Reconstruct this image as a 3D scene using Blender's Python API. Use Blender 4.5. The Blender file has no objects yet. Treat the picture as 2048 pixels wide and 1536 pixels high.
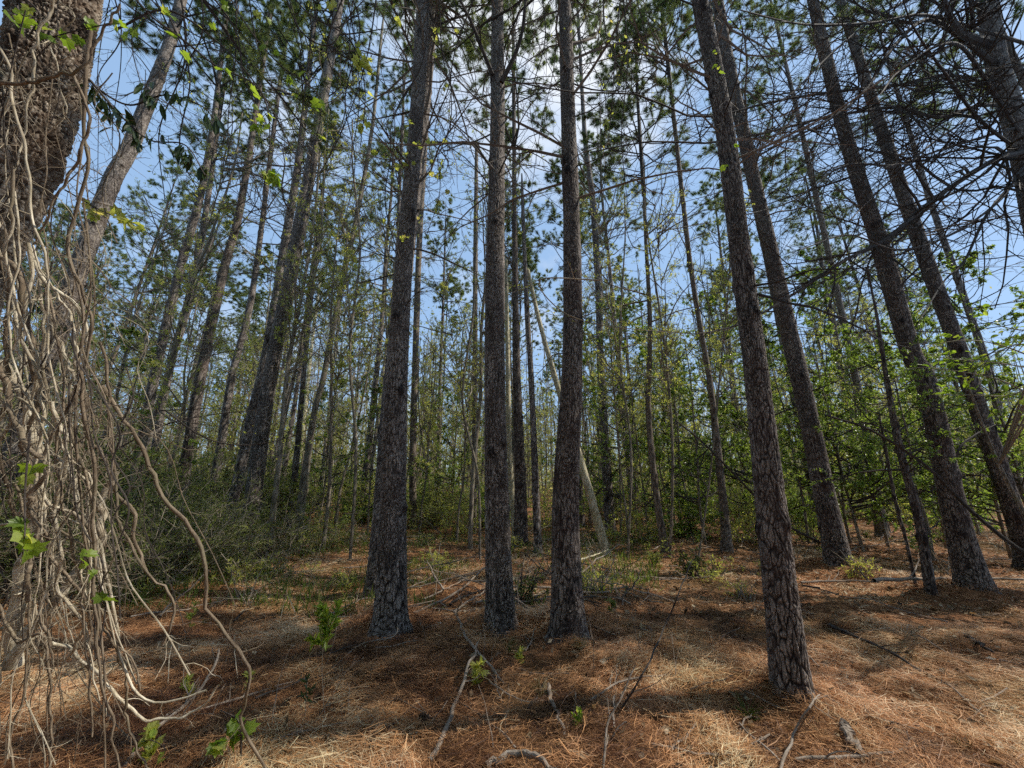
import bpy, math, random
import numpy as np
from mathutils import Vector, Matrix

rng = np.random.default_rng(11)
random.seed(11)
sc = bpy.context.scene
COL = sc.collection

# ------------------------------------------------------------------ camera
F = 772.0
PITCH = math.radians(14.6)
CAM = np.array([0.0, 0.0, 1.6])
cP, sP = math.cos(PITCH), math.sin(PITCH)


def ray(px, py):
    u = (px - 1024.0) / F
    v = -(py - 768.0) / F
    return np.array([u, cP - v * sP, sP + v * cP])


cam_d = bpy.data.cameras.new("camera")
cam = bpy.data.objects.new("camera", cam_d)
COL.objects.link(cam)
cam.location = CAM
cam.rotation_euler = (math.radians(90) + PITCH, 0, 0)
cam_d.sensor_fit = 'HORIZONTAL'
cam_d.sensor_width = 36
cam_d.lens = 36 * F / 2048
cam_d.clip_start = 0.05
cam_d.clip_end = 3000
sc.camera = cam

# ------------------------------------------------------------------ numpy helpers


def norm(a):
    return a / np.maximum(np.linalg.norm(a, axis=-1, keepdims=True), 1e-9)


def hash2(ix, iy, s=0):
    h = (ix.astype(np.int64) * 374761393 + iy.astype(np.int64) * 668265263 + s * 1442695041) & 0xFFFFFFFF
    h = ((h ^ (h >> 13)) * 1274126177) & 0xFFFFFFFF
    h = (h ^ (h >> 16)) & 0xFFFFFFFF
    return h / 4294967295.0


def vnoise(x, y, s=0, wrapx=None):
    ix = np.floor(x); iy = np.floor(y)
    fx = x - ix; fy = y - iy
    fx = fx * fx * (3 - 2 * fx); fy = fy * fy * (3 - 2 * fy)

    def H(a, b):
        if wrapx:
            a = np.mod(a, wrapx)
        return hash2(a, b, s)
    a = H(ix, iy); b = H(ix + 1, iy); c = H(ix, iy + 1); d = H(ix + 1, iy + 1)
    return (a * (1 - fx) + b * fx) * (1 - fy) + (c * (1 - fx) + d * fx) * fy


def fbm(x, y, s=0, o=4):
    t = 0; a = .5
    for i in range(o):
        t = t + a * vnoise(x * 2 ** i, y * 2 ** i, s + i)
        a *= .5
    return t


def worley_edge(x, y, wrapx, s=0):
    ix = np.floor(x); iy = np.floor(y)
    f1 = np.full(x.shape, 9.); f2 = np.full(x.shape, 9.); idv = np.zeros(x.shape)
    for dx in (-1, 0, 1):
        for dy in (-1, 0, 1):
            cx = ix + dx; cy = iy + dy
            wx = np.mod(cx, wrapx)
            jx = .15 + .7 * hash2(wx, cy, s); jy = .1 + .8 * hash2(wx, cy, s + 5)
            d = np.hypot(cx + jx - x, cy + jy - y)
            hv = hash2(wx, cy, s + 9)
            m1 = d < f1
            f2 = np.where(m1, f1, np.minimum(f2, d))
            idv = np.where(m1, hv, idv)
            f1 = np.where(m1, d, f1)
    return f2 - f1, idv


# ------------------------------------------------------------------ terrain height
MOUNDS = []


def gh(x, y):
    x = np.asarray(x, float); y = np.asarray(y, float)
    h = (fbm(x * .35 + 40, y * .35 + 9, 3, 3) - .44) * .22
    h = h + (fbm(x * 1.7 + 4, y * 1.7 + 9, 8, 3) - .44) * .13 + (fbm(x * 5.3 + 14, y * 5.3 + 2, 18, 2) - .37) * .09
    h = h + np.clip(np.hypot(x, y) - 25, 0, None) * .012
    for (mx, my, a, r) in MOUNDS:
        h = h + a * np.exp(-((x - mx) ** 2 + (y - my) ** 2) / (r * r))
    return h


def gh1(x, y):
    return float(gh(np.array([x]), np.array([y]))[0])


def on_ground(px, py):
    r = ray(px, py)
    t = CAM[2] / max(-r[2], .02)
    for _ in range(12):
        p = CAM + r * t
        z = gh1(p[0], p[1])
        t = (CAM[2] - z) / max(-r[2], .02)
    return CAM + r * t


# ------------------------------------------------------------------ mesh builder
class MB:
    def __init__(self):
        self.V = []; self.n = 0
        self.Q = []; self.T = []; self.qm = []; self.tm = []
        self.A = []; self.B = []

    def add(self, V, Q=None, T=None, mat=0, rnd=None, bark=None):
        V = np.asarray(V, float).reshape(-1, 3)
        if Q is not None and len(Q):
            self.Q.append(np.asarray(Q).reshape(-1, 4) + self.n)
            self.qm.append(np.full(len(self.Q[-1]), mat))
        if T is not None and len(T):
            self.T.append(np.asarray(T).reshape(-1, 3) + self.n)
            self.tm.append(np.full(len(self.T[-1]), mat))
        self.V.append(V)
        self.A.append(np.full(len(V), .5) if rnd is None else np.asarray(rnd, float).ravel())
        self.B.append(np.full(len(V), .6) if bark is None else np.asarray(bark, float).ravel())
        self.n += len(V)

    def mesh(self, name, mats, origin=None, smooth=False):
        V = np.concatenate(self.V) if self.V else np.zeros((0, 3))
        if origin is not None:
            V = V - np.asarray(origin)
        Q = np.concatenate(self.Q) if self.Q else np.zeros((0, 4), int)
        T = np.concatenate(self.T) if self.T else np.zeros((0, 3), int)
        mi = np.concatenate((self.qm + self.tm)) if (self.qm or self.tm) else np.zeros(0, int)
        me = bpy.data.meshes.new(name)
        me.vertices.add(len(V))
        me.vertices.foreach_set("co", V.astype(np.float32).ravel())
        nl = len(Q) * 4 + len(T) * 3
        me.loops.add(nl)
        me.loops.foreach_set("vertex_index", np.concatenate([Q.ravel(), T.ravel()]).astype(np.int32))
        me.polygons.add(len(Q) + len(T))
        ls = np.concatenate([np.arange(len(Q)) * 4, len(Q) * 4 + np.arange(len(T)) * 3]).astype(np.int32)
        me.polygons.foreach_set("loop_start", ls)
        for m in mats:
            me.materials.append(m)
        me.polygons.foreach_set("material_index", mi.astype(np.int32))
        me.polygons.foreach_set("use_smooth", np.full(len(Q) + len(T), smooth))
        a = me.attributes.new("rnd", 'FLOAT', 'POINT')
        a.data.foreach_set("value", np.concatenate(self.A).astype(np.float32))
        a = me.attributes.new("bark", 'FLOAT', 'POINT')
        a.data.foreach_set("value", np.concatenate(self.B).astype(np.float32))
        me.update(calc_edges=True)
        return me


def link(name, me, parent=None, loc=None):
    o = bpy.data.objects.new(name, me)
    COL.objects.link(o)
    if parent is not None:
        o.parent = parent
    if loc is not None:
        o.location = loc
    return o


def tag(o, label=None, cat=None, group=None, kind=None):
    if label: o["label"] = label
    if cat: o["category"] = cat
    if group: o["group"] = group
    if kind: o["kind"] = kind
    return o


def thing(name, loc, label, cat, group=None):
    o = bpy.data.objects.new(name, None)
    COL.objects.link(o)
    o.location = loc
    o.empty_display_size = .2
    return tag(o, label, cat, group)


def copy_tree(o):
    c = o.copy(); COL.objects.link(c)
    for ch in list(o.children):
        d = ch.copy(); COL.objects.link(d); d.parent = c
        for g in list(ch.children):
            e = g.copy(); COL.objects.link(e); e.parent = d
    return c


# tubes: P (N,k,3), R (N,k)
def tubes(mb, P, R, sides=3, mat=0, rnd=None, bark=.6):
    P = np.asarray(P, float); R = np.asarray(R, float)
    if len(P) == 0:
        return
    N, k, _ = P.shape
    T = norm(np.gradient(P, axis=1))
    ax = norm(P[:, -1] - P[:, 0] + 1e-6)
    ref = np.where(np.abs(ax[:, 2:3]) < .7, np.array([[0., 0., 1.]]), np.array([[1., 0., 0.]]))
    # transported frame
    Nn = np.zeros_like(P)
    n0 = norm(np.cross(T[:, 0], ref))
    Nn[:, 0] = n0
    for i in range(1, k):
        n0 = n0 - (n0 * T[:, i]).sum(-1, keepdims=True) * T[:, i]
        n0 = norm(n0)
        Nn[:, i] = n0
    Bn = np.cross(T, Nn)
    th = np.arange(sides) * 2 * math.pi / sides
    V = P[:, :, None, :] + R[:, :, None, None] * (np.cos(th)[None, None, :, None] * Nn[:, :, None, :] + np.sin(th)[None, None, :, None] * Bn[:, :, None, :])
    idx = np.arange(N * k * sides).reshape(N, k, sides)
    nx = np.roll(idx, -1, axis=2)
    Q = np.stack([idx[:, :-1], nx[:, :-1], nx[:, 1:], idx[:, 1:]], -1).reshape(-1, 4)
    if rnd is None:
        rnd = rng.random(N)
    rv = np.repeat(rnd, k * sides)
    mb.add(V, Q, None, mat, rv, np.full(N * k * sides, bark) + rng.normal(0, .12, N * k * sides))


def grow(S, D, L, k, wig=.15, up=0.):
    S = np.asarray(S, float); D = norm(np.asarray(D, float)); L = np.asarray(L, float)
    pts = [S]; d = D
    upv = up[:, None] * np.array([0, 0, 1.]) if isinstance(up, np.ndarray) else np.array([0, 0, up])
    for i in range(k - 1):
        d = norm(d + wig * rng.normal(0, 1, d.shape) + upv)
        pts.append(pts[-1] + d * (L / (k - 1))[:, None])
    return np.stack(pts, 1)


def sample(P, R, n, lo, hi):
    N, k, _ = P.shape
    pi = np.repeat(np.arange(N), n)
    t = rng.uniform(lo, hi, N * n) * (k - 1)
    i = np.minimum(t.astype(int), k - 2); f = (t - i)[:, None]
    pos = P[pi, i] * (1 - f) + P[pi, i + 1] * f
    tan = norm(P[pi, i + 1] - P[pi, i])
    r = R[pi, i] * (1 - f[:, 0]) + R[pi, i + 1] * f[:, 0]
    L = np.linalg.norm(P[:, 1:] - P[:, :-1], axis=2).sum(1)[pi]
    return pos, tan, r, L, t / (k - 1), pi


def spawn(P, R, n, lo, hi, ang, angsd, lf, k, wig=.15, up=0., rf=.55, rmin=.0015, taper=.35, flat=1.):
    pos, tan, r, L, t, pi = sample(P, R, n, lo, hi)
    rv = rng.normal(0, 1, tan.shape); rv[:, 2] *= flat
    perp = norm(rv - (rv * tan).sum(-1, keepdims=True) * tan)
    a = rng.normal(ang, angsd, len(t))[:, None]
    D = np.cos(a) * tan + np.sin(a) * perp
    Ln = L * lf * rng.uniform(.5, 1.2, len(t)) * (1.15 - .7 * t)
    Pn = grow(pos, D, Ln, k, wig, up)
    r0 = np.maximum(np.minimum(r * rf, Ln * .03), rmin)
    Rn = r0[:, None] * np.linspace(1, taper, k)[None]
    return Pn, Rn


def straighten(R0, k, taper=.3):
    return np.asarray(R0)[:, None] * np.linspace(1, taper, k)[None]


def leaves(mb, C, size, mat=0, D=None, asp=.45, sd=.3, flat=.0):
    """diamond shaped leaf faces, one per centre"""
    N = len(C)
    if N == 0: return
    if D is None:
        D = rng.normal(0, 1, (N, 3))
        D[:, 2] = D[:, 2] * (1 - flat) - .15
    D = norm(D)
    r = rng.normal(0, 1, (N, 3))
    S = norm(np.cross(D, r + np.array([0, 0, 2.5 * flat])))
    Nn = np.cross(S, D)
    s = (size * np.clip(rng.normal(1, sd, N), .4, 1.8))[:, None]
    a = C
    b = C + D * s * .45 + S * s * asp * .5 + Nn * s * .06
    c = C + D * s
    d = C + D * s * .45 - S * s * asp * .5 + Nn * s * .06
    V = np.stack([a, b, c, d], 1)
    Q = np.arange(N * 4).reshape(N, 4)
    mb.add(V, Q, None, mat, np.repeat(rng.random(N), 4))


def tufts(mb, C, D, n, L, w, mat=1, spread=.62):
    N = len(C)
    if N == 0: return
    C = np.repeat(C, n, 0); D = np.repeat(norm(D), n, 0)
    d = norm(D + rng.normal(0, spread, C.shape))
    Ls = (L * rng.uniform(.6, 1.1, len(C)))[:, None]
    s = norm(np.cross(d, rng.normal(0, 1, C.shape)))
    V = np.stack([C - s * w / 2, C + s * w / 2, C + d * Ls + np.array([0, 0, -.02])], 1)
    mb.add(V, None, np.arange(len(C) * 3).reshape(-1, 3), mat, np.repeat(np.repeat(rng.random(N), n), 3))


# lobed (grape like) leaf outline
_lob = [(0, 1.0), (14, .72), (26, .66), (42, .92), (56, .66), (74, .62), (92, .8), (112, .6), (138, .62), (160, .5), (172, .2)]
LOBE = np.array([(math.sin(math.radians(a)) * r, math.cos(math.radians(a)) * r) for a, r in _lob] +
                [(-math.sin(math.radians(a)) * r, math.cos(math.radians(a)) * r) for a, r in reversed(_lob[1:])])
_lan = [(0, 0), (.10, .18), (.15, .42), (.12, .7), (.05, .9), (0, 1.0)]
LANCE = np.array([(x, y) for x, y in _lan] + [(-x, y) for x, y in reversed(_lan[1:-1])])


def shaped_leaf(mb, base, d, nrm, size, outline=LOBE, mat=0, droop=.25, rndv=None):
    """a single leaf with real outline, cupped and drooping at its tip"""
    d = norm(np.asarray(d, float)); nrm = norm(np.asarray(nrm, float))
    s = norm(np.cross(d, nrm)); nrm = np.cross(s, d)
    ox = 0.35 if outline is LOBE else 0.0
    n = len(outline)
    x = outline[:, 0]; y = outline[:, 1] + ox
    cy = ox if outline is LOBE else .45
    z = np.abs(x) * .28 - droop * y * y
    ctr = np.array([[0, cy, -droop * cy * cy]])
    L = np.concatenate([ctr, np.stack([x, y, z], 1)]) * size
    V = np.asarray(base)[None] + L[:, :1] * s + L[:, 1:2] * d + L[:, 2:3] * nrm
    T = [(0, 1 + i, 1 + (i + 1) % n) for i in range(n)]
    rv = rng.random() if rndv is None else rndv
    mb.add(V, None, T, mat, np.full(len(V), rv))


# ------------------------------------------------------------------ materials
def new_mat(name):
    m = bpy.data.materials.new(name); m.use_nodes = True
    nt = m.node_tree; nt.nodes.clear()
    out = nt.nodes.new("ShaderNodeOutputMaterial")
    return m, nt, out


def ramp(nt, cols, fac):
    r = nt.nodes.new("ShaderNodeValToRGB")
    e = r.color_ramp.elements
    while len(e) > 1: e.remove(e[-1])
    e[0].position = cols[0][0]; e[0].color = (*cols[0][1], 1)
    for p, c in cols[1:]:
        x = e.new(p); x.color = (*c, 1)
    nt.links.new(fac, r.inputs[0])
    return r.outputs[0]


def attr(nt, name):
    a = nt.nodes.new("ShaderNodeAttribute"); a.attribute_name = name
    return a.outputs["Fac"]


def noise(nt, scale, detail=4, rough=.6, vec=None, obj=True):
    n = nt.nodes.new("ShaderNodeTexNoise")
    n.inputs["Scale"].default_value = scale; n.inputs["Detail"].default_value = detail
    n.inputs["Roughness"].default_value = rough
    if vec is None:
        tc = nt.nodes.new("ShaderNodeTexCoord")
        vec = tc.outputs["Object"]
    nt.links.new(vec, n.inputs["Vector"])
    return n.outputs["Fac"]


def math_n(nt, op, a, b):
    m = nt.nodes.new("ShaderNodeMath"); m.operation = op
    for i, v in enumerate((a, b)):
        if hasattr(v, "is_output") or hasattr(v, "links"):
            nt.links.new(v, m.inputs[i])
        else:
            m.inputs[i].default_value = v
    return m.outputs[0]


def mixc(nt, fac, a, b, mode='MIX'):
    m = nt.nodes.new("ShaderNodeMix"); m.data_type = 'RGBA'; m.blend_type = mode
    for s, v in ((m.inputs[0], fac), (m.inputs[6], a), (m.inputs[7], b)):
        if hasattr(v, "links"):
            nt.links.new(v, s)
        elif isinstance(v, (int, float)):
            s.default_value = v
        else:
            s.default_value = (*v, 1)
    return m.outputs[2]


def bark_mat(name, dark, mid, light, tint=(.10, .05, .035), moss=None, fine=60., patch=.35):
    m, nt, out = new_mat(name)
    b = attr(nt, "bark")
    tc = nt.nodes.new("ShaderNodeTexCoord")
    mp = nt.nodes.new("ShaderNodeMapping"); mp.inputs["Scale"].default_value = (1, 1, .3)
    nt.links.new(tc.outputs["Object"], mp.inputs["Vector"])
    n1 = noise(nt, fine, 5, .7, mp.outputs[0])
    n2 = noise(nt, 2.3, 3, .6)
    v = math_n(nt, 'ADD', b, math_n(nt, 'MULTIPLY', math_n(nt, 'SUBTRACT', n1, .5), .7))
    col = ramp(nt, [(0.08, dark), (.5, mid), (1., light)], v)
    f2 = ramp(nt, [(.42, (0, 0, 0)), (.62, (1, 1, 1))], n2)
    col = mixc(nt, math_n(nt, 'MULTIPLY', f2, patch), col, tint, 'MIX')
    if moss:
        n3 = noise(nt, 5., 4, .6)
        f3 = ramp(nt, [(.5, (0, 0, 0)), (.68, (1, 1, 1))], n3)
        col = mixc(nt, math_n(nt, 'MULTIPLY', f3, .5), col, moss)
    bs = nt.nodes.new("ShaderNodeBsdfPrincipled")
    nt.links.new(col, bs.inputs["Base Color"])
    bs.inputs["Roughness"].default_value = .85
    bs.inputs["Specular IOR Level"].default_value = .25
    bp = nt.nodes.new("ShaderNodeBump"); bp.inputs["Strength"].default_value = .7; bp.inputs["Distance"].default_value = .008
    nt.links.new(n1, bp.inputs["Height"]); nt.links.new(bp.outputs[0], bs.inputs["Normal"])
    nt.links.new(bs.outputs[0], out.inputs[0])
    return m


def leaf_mat(name, c0, c1, trans, tw=.5, rough=.5, c2=None, spec=.3):
    m, nt, out = new_mat(name)
    r = attr(nt, "rnd")
    stops = [(0., c0), (.8, c1)]
    if c2: stops.append((.96, c2))
    col = ramp(nt, stops, r)
    n = noise(nt, .9, 2)
    col = mixc(nt, ramp(nt, [(.35, (0, 0, 0)), (.65, (.55, .55, .55))], n), col, mixc(nt, 1., col, (.55, .65, .5), 'MULTIPLY'))
    bs = nt.nodes.new("ShaderNodeBsdfPrincipled")
    nt.links.new(col, bs.inputs["Base Color"]); bs.inputs["Roughness"].default_value = rough
    bs.inputs["Specular IOR Level"].default_value = spec
    tr = nt.nodes.new("ShaderNodeBsdfTranslucent")
    nt.links.new(mixc(nt, 1., col, trans, 'MULTIPLY'), tr.inputs[0])
    mx = nt.nodes.new("ShaderNodeMixShader"); mx.inputs[0].default_value = tw
    nt.links.new(bs.outputs[0], mx.inputs[1]); nt.links.new(tr.outputs[0], mx.inputs[2])
    nt.links.new(mx.outputs[0], out.inputs[0])
    return m


M = {}
M['pine'] = bark_mat("pine bark", (.011, .009, .009), (.155, .131, .115), (.52, .46, .41), tint=(.075, .052, .045))
M['pine_red'] = bark_mat("reddish pine bark", (.010, .008, .008), (.115, .094, .081), (.42, .36, .31), tint=(.075, .040, .032), patch=.35)
M['pine_pale'] = bark_mat("weathered pine bark", (.009, .007, .005), (.12, .09, .065), (.54, .46, .36), tint=(.20, .12, .07))
M['far'] = bark_mat("distant bark", (.05, .04, .034), (.18, .145, .115), (.38, .32, .26), tint=(.14, .10, .07), fine=14)
M['grey'] = bark_mat("grey sapling bark", (.07, .058, .045), (.24, .20, .155), (.46, .40, .32), tint=(.14, .12, .08), moss=(.11, .13, .06), fine=40)
M['dead'] = bark_mat("bare dead wood", (.30, .25, .16), (.55, .49, .34), (.75, .68, .50), tint=(.30, .27, .14), fine=30)
M['twig'] = bark_mat("twig bark", (.018, .015, .013), (.055, .045, .038), (.12, .10, .085), tint=(.05, .038, .03), fine=50)
M['vine'] = bark_mat("vine bark", (.02, .015, .010), (.46, .385, .265), (.90, .82, .66), tint=(.12, .085, .055), moss=(.17, .15, .09), fine=45, patch=.75)
M['vine_dark'] = bark_mat('brown vine bark', (.02, .014, .010), (.16, .12, .08), (.44, .35, .25), tint=(.10, .065, .04), moss=(.16, .15, .09), fine=70)
M['stick'] = bark_mat("weathered stick", (.08, .06, .045), (.24, .19, .145), (.48, .41, .34), tint=(.16, .10, .06), fine=60)
M['needle_live'] = leaf_mat("pine needles", (.085, .115, .05), (.20, .23, .11), (1.5, 1.6, .9), .5, .5, (.15, .11, .05))
M['holly'] = leaf_mat("glossy understory leaves", (.12, .17, .05), (.30, .34, .11), (1.9, 2.1, .8), .45, .35, (.17, .23, .05), spec=.5)
M['thicket'] = leaf_mat("thicket leaves", (.13, .155, .06), (.26, .275, .12), (1.8, 1.8, .8), .55, .5, (.17, .18, .07))
M['spring'] = leaf_mat("spring leaves", (.32, .36, .10), (.55, .54, .20), (1.7, 1.65, .8), .6, .45, (.52, .45, .22))
M['olive'] = leaf_mat('far olive leaves', (.20, .21, .10), (.38, .36, .18), (1.6, 1.6, .9), .55, .6, (.46, .38, .24))
M['bright'] = leaf_mat("vivid yellow green leaves", (.13, .20, .035), (.27, .36, .06), (1.8, 1.8, .8), .55, .4, (.42, .44, .12))  # yellow green leaf colour, varied from leaf to leaf
M['smilax'] = leaf_mat("dark evergreen leaves", (.018, .035, .012), (.04, .065, .02), (1.4, 1.6, .6), .25, .3, spec=.5)
M['brownleaf'] = leaf_mat("withered leaves", (.04, .025, .015), (.36, .24, .14), (1.2, 1., .8), .3, .7, (.62, .50, .36))
M['needle_dead'] = leaf_mat("fallen pine needles", (.085, .032, .014), (.80, .405, .185), (1.2, 1., .8), .12, .6, (.90, .68, .44), spec=.3)
M['drygrass'] = leaf_mat("dry grass", (.28, .21, .11), (.42, .34, .19), (1.2, 1.2, .8), .4, .6)
M['grass'] = leaf_mat("grass blades", (.07, .12, .025), (.16, .21, .06), (1.6, 1.7, .8), .5, .5, (.30, .26, .12))
M['cone'] = bark_mat("pine cone scales", (.02, .012, .008), (.10, .06, .035), (.22, .14, .09), fine=90)


def ground_mat():
    m, nt, out = new_mat("forest floor")
    tc = nt.nodes.new("ShaderNodeTexCoord")
    n1 = noise(nt, 9, 6, .75, tc.outputs["Object"])
    n2 = noise(nt, .45, 4, .6, tc.outputs["Object"])
    n3 = noise(nt, 55, 4, .8, tc.outputs["Object"])
    v = math_n(nt, 'ADD', math_n(nt, 'MULTIPLY', n1, .6), math_n(nt, 'MULTIPLY', n3, .4))
    col = ramp(nt, [(.30, (.035, .018, .010)), (.48, (.17, .078, .036)), (.62, (.36, .18, .085)), (.8, (.48, .30, .17))], v)
    green = ramp(nt, [(.3, (.03, .035, .014)), (.7, (.11, .12, .05))], v)
    col = mixc(nt, ramp(nt, [(.5, (0, 0, 0)), (.62, (.45, .45, .45))], n2), col, green)
    bs = nt.nodes.new("ShaderNodeBsdfPrincipled")
    nt.links.new(col, bs.inputs["Base Color"]); bs.inputs["Roughness"].default_value = .95
    bs.inputs["Specular IOR Level"].default_value = .1
    bp = nt.nodes.new("ShaderNodeBump"); bp.inputs["Strength"].default_value = .9; bp.inputs["Distance"].default_value = .04
    nt.links.new(v, bp.inputs["Height"]); nt.links.new(bp.outputs[0], bs.inputs["Normal"])
    nt.links.new(bs.outputs[0], out.inputs[0])
    return m


M['ground'] = ground_mat()

# ------------------------------------------------------------------ trunk builder


def spline(ctrl, m):
    """Catmull-Rom resample of control rows to m rows"""
    c = np.asarray(ctrl, float); n = len(c)
    c2 = np.vstack([2 * c[0] - c[1], c, 2 * c[-1] - c[-2]])
    seg = np.linalg.norm(np.diff(c[:, :3], axis=0), axis=1)
    s = np.concatenate([[0], np.cumsum(seg)])
    t = np.linspace(0, s[-1], m)
    i = np.clip(np.searchsorted(s, t, side='right') - 1, 0, n - 2)
    f = ((t - s[i]) / np.maximum(seg[i], 1e-9))[:, None]
    p0, p1, p2, p3 = c2[i], c2[i + 1], c2[i + 2], c2[i + 3]
    return .5 * (2 * p1 + (p2 - p0) * f + (2 * p0 - 5 * p1 + 4 * p2 - p3) * f ** 2 + (3 * p1 - p0 - 3 * p2 + p3) * f ** 3)


def trunk_mesh(name, ctrl, mat, around, step, seed, plate=.036, amp=.011, flare=.3, origin=(0, 0, 0), knots=1., rootn=5):
    """ctrl rows: x,y,z,r ; full bark relief as real displacement, stored as the bark attribute"""
    c = np.asarray(ctrl, float)
    L = np.linalg.norm(np.diff(c[:, :3], axis=0), axis=1).sum()
    m = max(6, int(L / step))
    S = spline(c, m)
    P = S[:, :3]; R = np.maximum(S[:, 3], .004)
    l = np.linspace(0, L, m)
    T = norm(np.gradient(P, axis=0))
    Nn = np.zeros_like(P); n0 = norm(np.cross(T[0], np.array([0.3, 1., .1])))
    for i in range(m):
        n0 = norm(n0 - n0.dot(T[i]) * T[i]); Nn[i] = n0
    Bn = np.cross(T, Nn)
    th = np.arange(around) * 2 * math.pi / around
    rm = R[:max(2, m // 3)].mean()
    ncell = max(5, int(round(2 * math.pi * rm / plate)))
    A, Lg = np.meshgrid(th / (2 * math.pi), l)
    x = A * ncell; y = Lg / (plate * 4.2)
    wx = x + (vnoise(x * 2, y * 2.6, seed + 20, ncell * 2) - .5) * .75
    wy = y + (vnoise(x, y * 1.3, seed + 31, ncell) - .5) * 1.3
    e, idv = worley_edge(wx, wy, ncell, seed)
    eb, idb = worley_edge(wx * 2 + .3 * np.sin(wy * 2), wy * 2.3, ncell * 2, seed + 2)
    msk = np.clip((fbm(A * 6, Lg * 1.6, seed + 50, 2) * 1.33 - .35) * 5, 0, 1)
    e = e * (1 - msk) + np.minimum(eb * .9, e * 2.2) * msk
    e2, id2 = worley_edge(x * 2 + 7, Lg / (plate * .8), ncell * 2, seed + 3)
    plateh = np.clip(e / .27, 0, 1); plateh = plateh * plateh * (3 - 2 * plateh)
    fine = np.clip(e2 / .3, 0, 1)
    wn = ncell
    r1 = np.abs(2 * vnoise(x + (vnoise(x * 2, Lg / plate, seed + 61, wn * 2) - .5) * .9, Lg / (plate * 4.6), seed + 60, wn) - 1)
    r2 = np.abs(2 * vnoise(x * 2 + 5, Lg / (plate * 1.5), seed + 64, wn * 2) - 1)
    ridge = np.clip(r1 / .22, 0, 1)
    grain = vnoise(x * 4, Lg / (plate * .45), seed + 66, wn * 4)
    plateh = plateh * (.35 + .65 * ridge) * (.8 + .2 * np.clip(r2 / .3, 0, 1)) + (grain - .5) * .18
    lowf = vnoise(A * 4, Lg * 1.2, seed + 70, 4)
    h = plateh * (.78 + .22 * idv) * .6 + plateh * fine * .40
    bark = .02 + .86 * h + (vnoise(A * 8, Lg * 4, seed + 90, 8) - .5) * .14
    hf = np.clip(Lg / 9., 0, 1); bark = bark * (1 - .35 * hf) + .5 * .35 * hf + .10 * hf
    disp = amp * (h - .55) + rm * .10 * (lowf - .5)
    nk = int(L / .55 * knots)
    kr = np.random.default_rng(seed)
    for q in range(nk):
        kl = kr.uniform(.8, L); ka = kr.uniform(0, 1)
        da = np.abs(A - ka); da = np.minimum(da, 1 - da) * 2 * math.pi * rm
        g = np.exp(-(da ** 2 + ((Lg - kl) * .8) ** 2) / (2 * .035 ** 2) * (.16 / rm) ** .5)
        disp = disp + g * .022; bark = bark - g * .45
    fl = flare * 1.4 * np.exp(-Lg / (.9 * rm + .05)) + flare * .4 * np.exp(-Lg / .6)
    lob = 1 + .35 * np.cos(A * 2 * math.pi * rootn + seed) * np.exp(-Lg / .22)
    RR = R[:, None] * (1 + fl * lob) + disp * np.clip(R[:, None] / rm, .3, 1)
    V = P[:, None] + RR[..., None] * (np.cos(th)[None, :, None] * Nn[:, None] + np.sin(th)[None, :, None] * Bn[:, None])
    idx = np.arange(m * around).reshape(m, around); nx = np.roll(idx, -1, axis=1)
    Q = np.stack([idx[:-1], nx[:-1], nx[1:], idx[1:]], -1).reshape(-1, 4)
    mb = MB(); mb.add(V, Q, None, 0, np.full(m * around, .5), bark)
    capi = idx[-1]
    mb.add(P[-1:] + T[-1:] * R[-1], None, None, 0, [.5], [.3])
    mb.T.append(np.stack([capi, np.roll(capi, -1), np.full(around, m * around)], -1)); mb.tm.append(np.zeros(around, int))
    return mb.mesh(name, [mat], origin, smooth=True), P, R, T


def fit(pts, depth=None, ext=0., dip=.12):
    """pixel centre line (x, y, width) base to top -> 3-D control rows standing on the ground.
    Upper points lie in the upright plane through the base that faces the camera."""
    x0, y0, w0 = pts[0]
    if depth is None:
        b = on_ground(x0, y0)
    else:
        b = CAM + ray(x0, y0) * depth
    hd = norm(np.array([b[0], b[1], 0.]))
    plane_d = hd.dot(b - CAM)
    rows = []
    for (x, y, w) in pts:
        r = ray(x, y)
        t = plane_d / hd.dot(r)
        p = CAM + r * t
        u = (x - 1024) / F; v = -(y - 768) / F
        th = math.atan2(u, cP - v * sP)
        rad = .5 * w / F * t * math.cos(th) * .92
        rows.append([*p, rad])
    rows = np.array(rows)
    base = rows[0].copy()
    g = gh1(base[0], base[1])
    d0 = norm(rows[0, :3] - rows[1, :3])
    if depth is not None and rows[0, 2] > g + .05:
        k = (rows[0, 2] - g) / max(.2, -d0[2])
        nb = rows[0, :3] + d0 * k
        g = gh1(nb[0], nb[1])
        rows = np.vstack([[*nb, rows[0, 3] * 1.05], rows])
        base = rows[0].copy()
    foot = base.copy(); foot[:3] += norm(rows[0, :3] - rows[1, :3]) * dip
    rows = np.vstack([foot, rows])
    if ext > 0:
        d = norm(rows[-1, :3] - rows[-2, :3]) * .6 + np.array([0, 0, .4]); d = norm(d)
        tp = rows[-1].copy(); tp[:3] += d * ext; tp[3] = max(.02, tp[3] * .35)
        md = rows[-1].copy(); md[:3] += d * ext * .5; md[3] *= .72
        rows = np.vstack([rows, md, tp])
    return rows, base[:3]


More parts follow.
